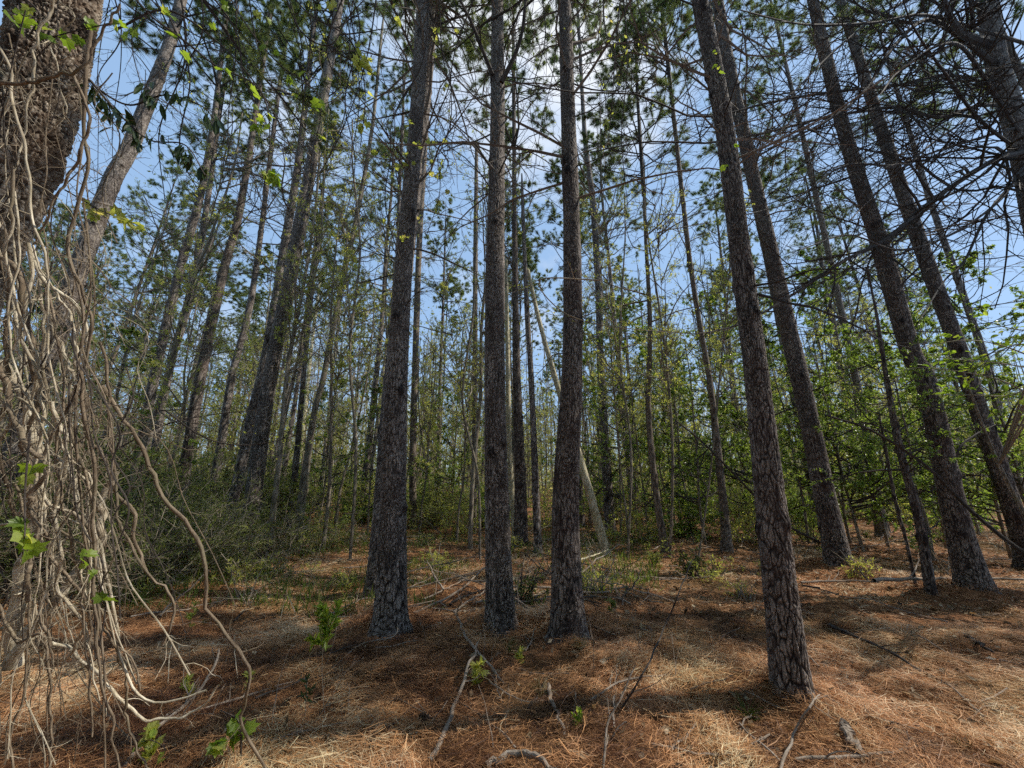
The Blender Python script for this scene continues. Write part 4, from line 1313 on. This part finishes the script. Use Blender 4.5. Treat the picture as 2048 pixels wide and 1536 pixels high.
STICKS = [
    ([(860, 1525, .01), (915, 1400, .03), (935, 1340, .08), (958, 1285, .16)], .017, 'stick', "straight pale stick standing slanted below the middle pine"),
    ([(910, 1225, .05), (930, 1270, .08), (960, 1310, .05), (1010, 1370, .02)], .016, 'stick', "crooked pale branch lying left of the middle pine's foot"),
    ([(908, 1225, .05), (940, 1200, .10), (975, 1180, .06)], .014, 'stick', "short dark broken branch behind the crooked pale one"),
    ([(970, 1535, .0), (1020, 1510, .05), (1060, 1505, .09), (1090, 1525, .06), (1115, 1550, .02)], .022, 'stick', "thick bent branch arching at the bottom centre"),
    ([(240, 1540, .02), (310, 1460, .05), (380, 1400, .1), (420, 1350, .16), (435, 1300, .3)], .014, 'stick', "pale forked stick rising at the lower left"),
    ([(330, 1440, .03), (450, 1405, .03), (560, 1370, .03), (640, 1350, .02)], .010, 'stick', "long thin stick lying left of the lit needles"),
    ([(1745, 1160, .10), (1850, 1158, .10), (1950, 1157, .11), (2060, 1160, .14)], .028, 'stick', "long pale fallen pole across the right middle ground"),
    ([(1600, 1164, .03), (1700, 1162, .04), (1760, 1165, .02)], .02, 'stick', "dark end of a branch left of the long fallen pole"),
    ([(1660, 1250, .02), (1770, 1300, .05), (1840, 1340, .05), (1920, 1380, .02)], .016, 'twig', "dark slim fallen branch in the right foreground"),
    ([(1610, 1268, .02), (1690, 1268, .02), (1780, 1255, .04)], .009, 'stick', "thin pale stick right of the nearest right pine"),
    ([(1240, 1420, .02), (1290, 1340, .25), (1330, 1250, .5), (1360, 1180, .75), (1385, 1120, .9)], .007, 'twig', "dark branch stuck upright and leaning right of centre"),
    ([(1208, 1540, .02), (1215, 1450, .15), (1240, 1400, .3), (1270, 1330, .4)], .007, 'stick', "slim crooked twig rising at the bottom right of centre"),
    ([(1420, 1540, .02), (1500, 1490, .04), (1540, 1470, .05)], .010, 'stick', "lichen grey branch in the bottom right foreground"),
    ([(1590, 1520, .03), (1680, 1515, .04), (1780, 1505, .04), (1870, 1490, .02)], .011, 'stick', "long pale branch lying along the bottom right"),
    ([(1560, 1540, .04), (1590, 1460, .10), (1620, 1410, .14), (1640, 1390, .1)], .008, 'stick', "thin grey stick in front of the nearest right pine's foot"),
    ([(640, 1240, .02), (720, 1200, .06), (760, 1196, .08)], .014, 'stick', "short branch at the left of the grey pine's foot"),
    ([(820, 1230, .04), (870, 1205, .08), (920, 1180, .10), (985, 1120, .15)], .016, 'stick', "fallen branch reaching from the grey pine to the middle pine"),
    ([(760, 1170, .3), (830, 1140, .32), (900, 1125, .3), (960, 1110, .2)], .010, 'twig', "dark bent branch lying behind the grey pine"),
    ([(1000, 1175, .3), (1060, 1215, .1), (1150, 1240, .06), (1230, 1270, .03)], .010, 'stick', "pale stick slanting behind the two centre pines"),
    ([(1160, 1120, .1), (1195, 1108, .12), (1215, 1100, .15)], .02, 'dead', "broken pale limb at the foot of the leaning bare trunk"),
    ([(1170, 1155, .03), (1260, 1158, .04), (1340, 1160, .03)], .018, 'stick', "fallen branch right of the dark centre pine"),
    ([(1400, 1320, .02), (1450, 1270, .03), (1480, 1255, .02)], .006, 'stick', "thin twig lying on needles left of the nearest right pine"),
    ([(640, 1360, .01), (720, 1290, .05), (790, 1270, .1), (800, 1220, .2), (870, 1200, .2)], .007, 'stick', "long wiry twig bending over the floor left of centre"),
    ([(1095, 1370, .02), (1110, 1420, .03), (1135, 1470, .04)], .016, 'stick', "rotten dark branch piece beside the bottom centre mound"),
    ([(1690, 1450, .05), (1710, 1490, .04), (1725, 1510, .02)], .03, 'stick', "broken stub of dead wood in the bottom right foreground"),
    ([(1880, 1500, .02), (1960, 1530, .03), (2040, 1545, .03)], .009, 'stick', "thin dark stick by the bottom right corner"),
    ([(2000, 1320, .02), (2040, 1330, .02), (2070, 1340, .02)], .01, 'stick', "little stick at the right edge foreground"),
    ([(1930, 1270, .02), (1965, 1290, .05), (1990, 1305, .02)], .022, 'twig', "dark knotty wood chunk on the right floor"),
    ([(1180, 1400, .04), (1250, 1360, .05), (1330, 1350, .03)], .008, 'stick', "sun bleached twig on the lit needles right of centre"),
    ([(960, 1350, .04), (1040, 1400, .05), (1090, 1400, .02)], .007, 'stick', "thin twig on the lit mound below the middle pine"),
    ([(600, 1260, .02), (560, 1250, .03), (470, 1300, .02)], .006, 'stick', "thin twig on the shaded floor left of the bright sapling"),
    ([(250, 1320, .02), (310, 1300, .03), (380, 1290, .02)], .007, 'stick', "thin pale twig on the shaded floor right of the vines"),
    ([(560, 1240, .02), (572, 1190, .28), (575, 1165, .42)], .004, 'vine', "upright split dry stalk left of the bright sapling"),
    ([(590, 1225, .3), (580, 1200, .36), (574, 1185, .4)], .004, 'vine', "short dangling half of the split dry stalk"),
    ([(475, 1360, .02), (470, 1310, .15), (468, 1270, .25)], .003, 'vine', "bare upright twig standing in the left foreground"),
    ([(335, 1370, .02), (340, 1310, .15), (345, 1275, .22)], .003, 'vine', "short upright dry stalk near the left vines"),
]
for i, (pts, r, mt, lab) in enumerate(STICKS):
    P = ground_path(pts)
    P = P + (np.stack([vnoise(np.arange(26) * .5, np.full(26, i * 3.7), 4 + j) - .5 for j in range(3)], 1)) * np.array([1, 1, .4]) * max(r * 2, .01)
    b = P[0].copy()
    L = np.linalg.norm(np.diff(P, axis=0), axis=1).sum()
    o = link("fallen_branch", twiggy(P, r, r * .55, M[mt], 4 if r > .006 and L > .4 else 0, .25, 2, base=b, name="fallen_branch", sides=9), None, b)
    tag(o, lab, "stick" if r < .011 else "fallen branch")
    if lab.startswith("long pale fallen pole"):
        pass
# brush pile of random sticks by position
for i in range(90):
    px = rng.uniform(350, 2030); py = rng.uniform(1180, 1520)
    if i > 64: px = rng.uniform(820, 1260); py = rng.uniform(1150, 1300)
    c = on_ground(px, py)
    az = rng.uniform(0, math.pi); L = rng.uniform(.15, .6)
    m = 10
    tt = np.linspace(-.5, .5, m)
    P = np.stack([c[0] + math.cos(az) * L * tt, c[1] + math.sin(az) * L * tt, np.zeros(m)], 1)
    P[:, :2] += np.cumsum(rng.normal(0, L * .012, (m, 2)), 0)
    r = rng.uniform(.003, .009)
    P[:, 2] = gh(P[:, 0], P[:, 1]) + .018 + r + rng.uniform(0, .04) * (tt + .5)
    o = link("fallen_twig", twiggy(P, r, r * .6, M['stick' if rng.random() < .7 else 'twig'], 2, .3, 0, base=P[0], name="fallen_twig", sides=6), None, P[0])
    side = "left" if px < 760 else ("centre" if px < 1400 else "right")
    tag(o, {"left": "small dry twig lying on the needles in the left foreground", "centre": "small dry twig lying on the needles below the centre pines",
            "right": "small dry twig lying on the needles of the right foreground"}[side], "twig", "small twigs on the %s floor" % side)

WEED = [shrub_mesh("weed", .15, .45, 'spring', .04, 14, 3, asp=.3, fine=4, mat='grey', n3=2), shrub_mesh("weed", .2, .6, None, .04, 12, 0, mat='grey', fine=5, n3=3),
        shrub_mesh("weed", .12, .5, 'thicket', .035, 16, 4, fine=4, n3=2)]
for i in range(110):
    d = rng.uniform(6.0, 13); u = rng.uniform(-1.25, 1.3)
    x, y = u * d, d
    if any((x - a) ** 2 + (y - b) ** 2 < .3 for a, b in taken): continue
    o = link('weed', WEED[int(rng.integers(3))], None, (x, y, gh1(x, y))); q = rng.uniform(.5, 1.5)
    o.scale = (q, q, q); o.rotation_euler = (0, 0, rng.uniform(0, 6.28))
    side = 0 if u < -.35 else (1 if u < .35 else 2)
    tag(o, ["small weedy plant on the floor before the left thicket", "small weedy plant on the floor around the centre pines", "small weedy plant on the floor among the right pines"][side],
        "weed", ["weeds on the left floor", "weeds on the centre floor", "weeds on the right floor"][side])
for i in range(120):
    d = rng.uniform(5.5, 14); u = rng.uniform(-1.1, 1.35)
    if i > 84: d = rng.uniform(5.6, 7.8); u = rng.uniform(-.3, .3)
    c = np.array([u * d, d])
    az = rng.uniform(0, math.pi); L = rng.uniform(.5, 2.4); m = 14
    tt = np.linspace(-.5, .5, m)
    P = np.stack([c[0] + math.cos(az) * L * tt, c[1] + math.sin(az) * L * .6 * tt, np.zeros(m)], 1)
    P[:, :2] += np.cumsum(rng.normal(0, L * .012, (m, 2)), 0)
    r = rng.uniform(.006, .018)
    P[:, 2] = gh(P[:, 0], P[:, 1]) + .03 + r + rng.uniform(0, .5) * (tt + .5) * (rng.random() < .4)
    o = link("fallen_branch", twiggy(P, r, r * .5, M['stick' if rng.random() < .6 else 'twig'], 4, .3, 2, base=P[0], name="fallen_branch", sides=6), None, P[0])
    side = 0 if u < -.35 else (1 if u < .35 else 2)
    tag(o, ["dead branch lying on the floor before the left thicket", "dead branch lying on the floor behind the centre pines", "dead branch lying on the floor among the right pines"][side],
        "dead branch", ["dead branches on the left floor", "dead branches on the centre floor", "dead branches on the right floor"][side])

for i in range(44):
    px = rng.uniform(330, 1500); py = rng.uniform(1170, 1500)
    b = on_ground(px, py)
    P = grow(b[None], np.array([[rng.normal(0, .35), rng.normal(0, .35), 1.]]), np.array([rng.uniform(.12, .5)]), 7, .10, -.02)[0]
    o = link("dry_stalk", twiggy(P, rng.uniform(.0018, .0035), .001, M['stick'], 2 if i % 2 else 0, .35, 0, base=b, name="dry_stalk", sides=5), None, b)
    side = "left" if px < 760 else ("centre" if px < 1200 else "right of centre")
    tag(o, "thin upright dry stalk on the needle floor, " + side, "dry stalk", "dry stalks on the floor, " + side)
# diagonal hung dead limbs at the right
for pts, d0, d1, r, lab in [
    ([(1650, 830), (1740, 860), (1850, 930), (1930, 1010), (2000, 1070), (2070, 1120)], 6.3, 5.0, .028, "dark dead limb leaning diagonally in front of the thick right pine"),
    ([(1350, 840), (1400, 880), (1460, 940), (1560, 1040), (1640, 1085)], 8.5, 7.5, .03, "dark fallen limb propped behind the nearest right pine"),
    ([(1990, 850), (1950, 870), (1915, 905), (1905, 1000)], 6.6, 6.2, .02, "forked dead limb hooked beside the far right leaning pine"),
]:
    P = pix_path(pts, d0, d1, 30)
    b = P[-1]
    o = link("dead_limb", twiggy(P, r * .5, r, M['twig'], 12, .2, 3, base=b, name="dead_limb", sides=8), None, b)
    tag(o, lab, "dead limb")

# ------------------------------------------------------------------ small plants
def small_plant(px, py, h, n, leaf, size, lab, outline=LANCE, stemr=.003, kind='seedling', spread=.6, cat="seedling", start=.2):
    b = on_ground(px, py)
    root = thing(kind, b, lab, cat)
    P1 = grow(b[None] - [[0, 0, .03]], np.array([[rng.normal(0, .1), rng.normal(0, .1), 1.]]), np.array([h]), 8, .08, .05)
    R1 = straighten([stemr], 8, .4)
    mb = MB(); tubes(mb, P1, R1, 5, 0)
    P2, R2 = spawn(P1, R1, 7, start, 1, .8, .2, .32, 5, .15, .05, rmin=.001)
    tubes(mb, P2, R2, 3, 0)
    link("stem", mb.mesh("stem", [M['grey']], b), root)
    ml = MB()
    pos, tan, *_ = sample(np.concatenate([P2]), R2, n, .1, 1.)
    for p, t in zip(pos, tan):
        shaped_leaf(ml, p, t + rng.normal(0, .6, 3) + [0, 0, .25], np.array([0, -.4, .8]) + rng.normal(0, .4, 3), size * rng.uniform(.6, 1.2), outline, 0, .15)
    link("foliage", ml.mesh("foliage", [M[leaf]], b), root)


small_plant(655, 1440, .84, 44, 'bright', .06, "feathery bright green sapling on a thin stem, left of the grey pine", start=.55, kind='green_seedling')
small_plant(640, 1310, .3, 10, 'spring', .05, "short bright shoot just beneath the feathery sapling", start=.4, kind='green_seedling')
small_plant(950, 1375, .22, 12, 'spring', .065, "bushy green seedling beside the straight pale stick", kind='green_seedling')
small_plant(385, 1395, .16, 12, 'spring', .06, "spiky green seedling near the looping vine", kind='green_seedling')
small_plant(365, 1290, .35, 8, 'spring', .06, "drooping seedling with pale leaves before the thicket", kind='green_seedling', start=.5)
small_plant(610, 1440, .25, 5, 'smilax', .05, "dark leafed seedling left of the feathery sapling", kind='green_seedling')
small_plant(500, 1385, .14, 8, 'spring', .05, "small green sprout by the upright bare twig", kind='green_seedling')
small_plant(1225, 1240, .25, 10, 'thicket', .06, "low leafy plant behind the dark centre pine", kind='green_seedling')
small_plant(1040, 1330, .14, 8, 'spring', .06, "tufty seedling just below the middle pine", kind='green_seedling')
small_plant(300, 1530, .2, 9, 'spring', .07, "bright leafy sprout at the bottom left edge", LANCE * np.array([1.8, 1]), kind='green_seedling')
small_plant(30, 1200, .4, 9, 'spring', .07, "leafy plant low at the left edge behind the vines", LANCE * np.array([1.8, 1]), kind='green_seedling')
small_plant(1160, 1455, .12, 6, 'bright', .04, "tiny leafy sprout right of the bottom centre mound", LANCE * np.array([2, 1]), kind='green_seedling')


def grass_tuft(px, py, n, h, mat, lab):
    b = on_ground(px, py)
    mb = MB()
    for i in range(n):
        az = rng.uniform(0, 6.28); el = rng.uniform(.6, 1.45)
        P = grow(b[None] + rng.normal(0, .015, (1, 3)) * [1, 1, 0], np.array([[math.cos(az) * math.cos(el), math.sin(az) * math.cos(el), math.sin(el)]]), np.array([h * rng.uniform(.5, 1.1)]), 5, .06, -.12)
        R = np.array([[.0026, .0026, .002, .0014, .0004]])
        tubes(mb, P, R, 3, 0)
    o = link("grass_tuft", mb.mesh("grass_tuft", [M[mat]], b), None, b)
    tag(o, lab, "grass")


grass_tuft(1497, 1440, 34, .18, 'grass', "bright grass tuft on the needles left of the nearest right pine")
grass_tuft(1020, 1305, 26, .16, 'grass', "grass tuft at the foot of the middle pine")
grass_tuft(560, 1230, 24, .15, 'grass', "grass tuft in the shade before the thicket")
grass_tuft(405, 1250, 22, .15, 'grass', "grass tuft beside the drooping seedling")
grass_tuft(1930, 1500, 14, .10, 'grass', "small grass tuft in the bottom right corner")
grass_tuft(1080, 1395, 40, .16, 'drygrass', "dry straw tuft on the bottom centre mound")
grass_tuft(1160, 1300, 50, .16, 'drygrass', "dry straw tuft on the mound before the dark centre pine")


def pine_cone(px, py, s, lab):
    b = on_ground(px, py)
    mb = MB()
    L = s; n = 60
    core = np.stack([np.zeros(6), np.zeros(6), np.linspace(0, L, 6)], 1)
    ax = norm(np.array([rng.normal(), rng.normal(), .15]))
    q = Vector((0, 0, 1)).rotation_difference(Vector(ax)).to_matrix(); Rm = np.array(q)
    rc = np.array([.2, .35, .38, .32, .2, .05]) * s * .6
    b2 = b + [0, 0, s * .38]
    tubes(mb, (core @ Rm.T + b2)[None], rc[None], 10, 0, bark=.1)
    for i in range(n):
        t = (i + .5) / n; a = i * 2.399
        r = s * .33 * math.sin(math.pi * min(.97, .12 + t * .86)) ** .7
        o = np.array([math.cos(a) * r * .4, math.sin(a) * r * .4, t * L]); d = np.array([math.cos(a), math.sin(a), .45])
        sd = np.array([-math.sin(a), math.cos(a), 0]) * s * .09; nn = np.array([0, 0, s * .03])
        tip = o + norm(d) * r
        V = np.stack([o - sd * .5, o + sd * .5, tip + sd, tip - sd, o + nn, tip + nn]) @ Rm.T + b2
        mb.add(V, [(0, 1, 2, 3)], [(4, 5, 0), (1, 5, 4), (2, 1, 5), (3, 5, 0), (2, 5, 3)], 0, None, np.array([.2, .2, .9, .9, .2, 1.]))
    o = link("pine_cone", mb.mesh("pine_cone", [M['cone']], b), None, b)
    tag(o, lab, "pine cone")


pine_cone(702, 1362, .085, "pine cone on the lit needles left of centre")
pine_cone(838, 1445, .09, "dark pine cone left of the straight pale stick")
pine_cone(715, 1345, .06, "small pine cone beside the one left of centre")
pine_cone(640, 1400, .07, "pine cone near the feathery sapling's foot")
pine_cone(560, 1425, .075, "pine cone by the long thin stick's end")
pine_cone(750, 1480, .08, "pine cone in the shadow at the bottom left of centre")

# ------------------------------------------------------------------ forest floor litter (uncountable)
def litter():
    mb = MB()
    # fallen needles: bent two-segment blades
    def needles(n, ymin, ymax, w, L, zsp, umax=1.5):
        y = np.sqrt(rng.uniform(ymin ** 2, ymax ** 2, n)); x = rng.uniform(-umax, umax, n) * (y + .3)
        # clumpy heaps
        keep = fbm(x * 2.1 + 31, y * 2.1, 12, 3) + rng.uniform(-.25, .25, n) > .36
        x = x[keep]; y = y[keep]; n = len(x)
        az = rng.uniform(0, 2 * math.pi, n) * .75 + fbm(x * .9, y * .9, 44, 2) * 6
        ll = L * rng.uniform(.5, 1.15, n)
        heap = fbm(x * 3 + 7, y * 3 + 1, 21, 3)
        md = sum((np.exp(-((x - a) ** 2 + (y - b) ** 2) / (1.3 * q * q)) for a, b, _, q in MOUNDS[:6]), np.zeros(n))
        pt = fbm(x * .8 + 50, y * .8, 91, 4) - .47
        z = gh(x, y) + .002 + rng.random(n) * zsp * (.3 + 1.5 * heap + .6 * md)
        tilt = rng.normal(.03, .16, n) * (1 + 1.6 * md)
        d = np.stack([np.cos(az) * np.cos(tilt), np.sin(az) * np.cos(tilt), np.sin(tilt)], 1)
        s = np.stack([-np.sin(az), np.cos(az), rng.normal(0, .5, n)], 1)
        s = norm(s) * (w * rng.uniform(.6, 1.3, n))[:, None] / 2
        c = np.stack([x, y, z], 1)
        bend = np.stack([-np.sin(az), np.cos(az), np.abs(rng.normal(0, .5, n))], 1) * (ll * rng.normal(0, .1, n))[:, None]
        a0 = c - d * ll[:, None] / 2; a1 = c + bend; a2 = c + d * ll[:, None] / 2
        V = np.stack([a0 - s, a0 + s, a1 - s, a1 + s, a2], 1)
        i = np.arange(n) * 5
        Q = np.stack([i, i + 1, i + 3, i + 2], 1); T = np.stack([i + 2, i + 3, i + 4], 1)
        mb.add(V, Q, T, 0, np.repeat(np.clip(rng.normal(.50, .25, n) + (heap - .45) * 1.1 + pt * 1.8, 0, 1), 5))
    needles(340000, 2.2, 5.2, .0024, .15, .055)
    needles(9000, 2.2, 6., .004, .22, .08)
    needles(160000, 5.2, 10, .0042, .18, .04, 1.45)
    needles(60000, 10, 20, .012, .22, .04, 1.4)
    o = link("pine_needle_litter", mb.mesh("pine_needle_litter", [M['needle_dead']]))
    tag(o, "orange brown fallen pine needles covering the forest floor", "pine needles", kind='stuff')
    mb = MB()
    n = 24000
    y = np.sqrt(rng.uniform(2.3 ** 2, 14 ** 2, n)); x = rng.uniform(-1.4, 1.4, n) * y
    keep = (x > .15 * y) | (rng.random(n) < .35)
    x, y = x[keep], y[keep]
    c = np.stack([x, y, gh(x, y) + .02 + rng.random(len(x)) * .02], 1)
    D = rng.normal(0, 1, c.shape); D[:, 2] *= .25
    leaves(mb, c, .06, 0, D=D, asp=.55, flat=.8)
    o = link("fallen_leaves", mb.mesh("fallen_leaves", [M['brownleaf']]))
    tag(o, "pale brown dead leaves strewn over the pine needles", "fallen leaves", kind='stuff')
    # grass and weeds in the middle distance
    mb = MB()
    n = 26000
    y = rng.uniform(5.6, 16, n); x = rng.uniform(-1.3, .35, n) * y
    keep = fbm(x * .6 + 3, y * .6, 77, 3) > .43
    x, y = x[keep], y[keep]
    c = np.stack([x, y, gh(x, y)], 1)
    D = rng.normal(0, .45, c.shape) + [0, 0, 1.]
    leaves(mb, c, .20, 0, D=D, asp=.05)
    o = link("grass", mb.mesh("grass", [M['grass']]))
    tag(o, "thin green grass growing behind the left and centre pines", "grass", kind='stuff')


litter()

# ------------------------------------------------------------------ light and sky
SUN_AZ = math.radians(85)      # measured from +Y towards +X
SUN_EL = math.radians(47)
sd = Vector((math.sin(SUN_AZ) * math.cos(SUN_EL), math.cos(SUN_AZ) * math.cos(SUN_EL), math.sin(SUN_EL)))
sun_d = bpy.data.lights.new("sun", 'SUN'); sun_d.energy = 5.0; sun_d.angle = math.radians(.5); sun_d.color = (1., .94, .83)
sun = bpy.data.objects.new("sun", sun_d); COL.objects.link(sun)
sun.rotation_euler = sd.to_track_quat('Z', 'Y').to_euler()
sun.location = (20, 5, 30)

w = bpy.data.worlds.new("World"); sc.world = w; w.use_nodes = True
nt = w.node_tree; nt.nodes.clear()
out = nt.nodes.new("ShaderNodeOutputWorld"); bg = nt.nodes.new("ShaderNodeBackground")
sky = nt.nodes.new("ShaderNodeTexSky"); sky.sky_type = 'NISHITA'; sky.sun_disc = False
sky.sun_elevation = SUN_EL; sky.sun_rotation = SUN_AZ
sky.air_density = 1.0; sky.dust_density = .6; sky.ozone_density = 1.5
tc = nt.nodes.new("ShaderNodeTexCoord")
cl = nt.nodes.new("ShaderNodeTexNoise"); cl.inputs["Scale"].default_value = 3.2; cl.inputs["Detail"].default_value = 7; cl.inputs["Roughness"].default_value = .55
nt.links.new(tc.outputs["Generated"], cl.inputs["Vector"])
gd = norm(ray(1130, -40))
dt = nt.nodes.new("ShaderNodeVectorMath"); dt.operation = 'DOT_PRODUCT'; dt.inputs[1].default_value = gd
nt.links.new(tc.outputs["Generated"], dt.inputs[0])
near = ramp(nt, [(.92, (0, 0, 0)), (1., (.30, .30, .30))], dt.outputs["Value"])
cf = ramp(nt, [(.56, (0, 0, 0)), (.84, (.9, .9, .9))], math_n(nt, 'ADD', cl.outputs["Fac"], near))
base = mixc(nt, .72, sky.outputs[0], (2.9, 4.5, 6.9))
mx = mixc(nt, cf, base, (7.2, 7.4, 7.7))
nt.links.new(mx, bg.inputs[0]); bg.inputs[1].default_value = .145
nt.links.new(bg.outputs[0], out.inputs[0])

sc.render.engine = 'CYCLES'
sc.view_settings.view_transform = 'Standard'
sc.view_settings.look = 'None'
sc.view_settings.exposure = 0
sc.cycles.max_bounces = 5
sc.cycles.diffuse_bounces = 3
sc.cycles.transmission_bounces = 3
sc.cycles.use_adaptive_sampling = True
sc.cycles.adaptive_threshold = .03
sc.cycles.use_denoising = False
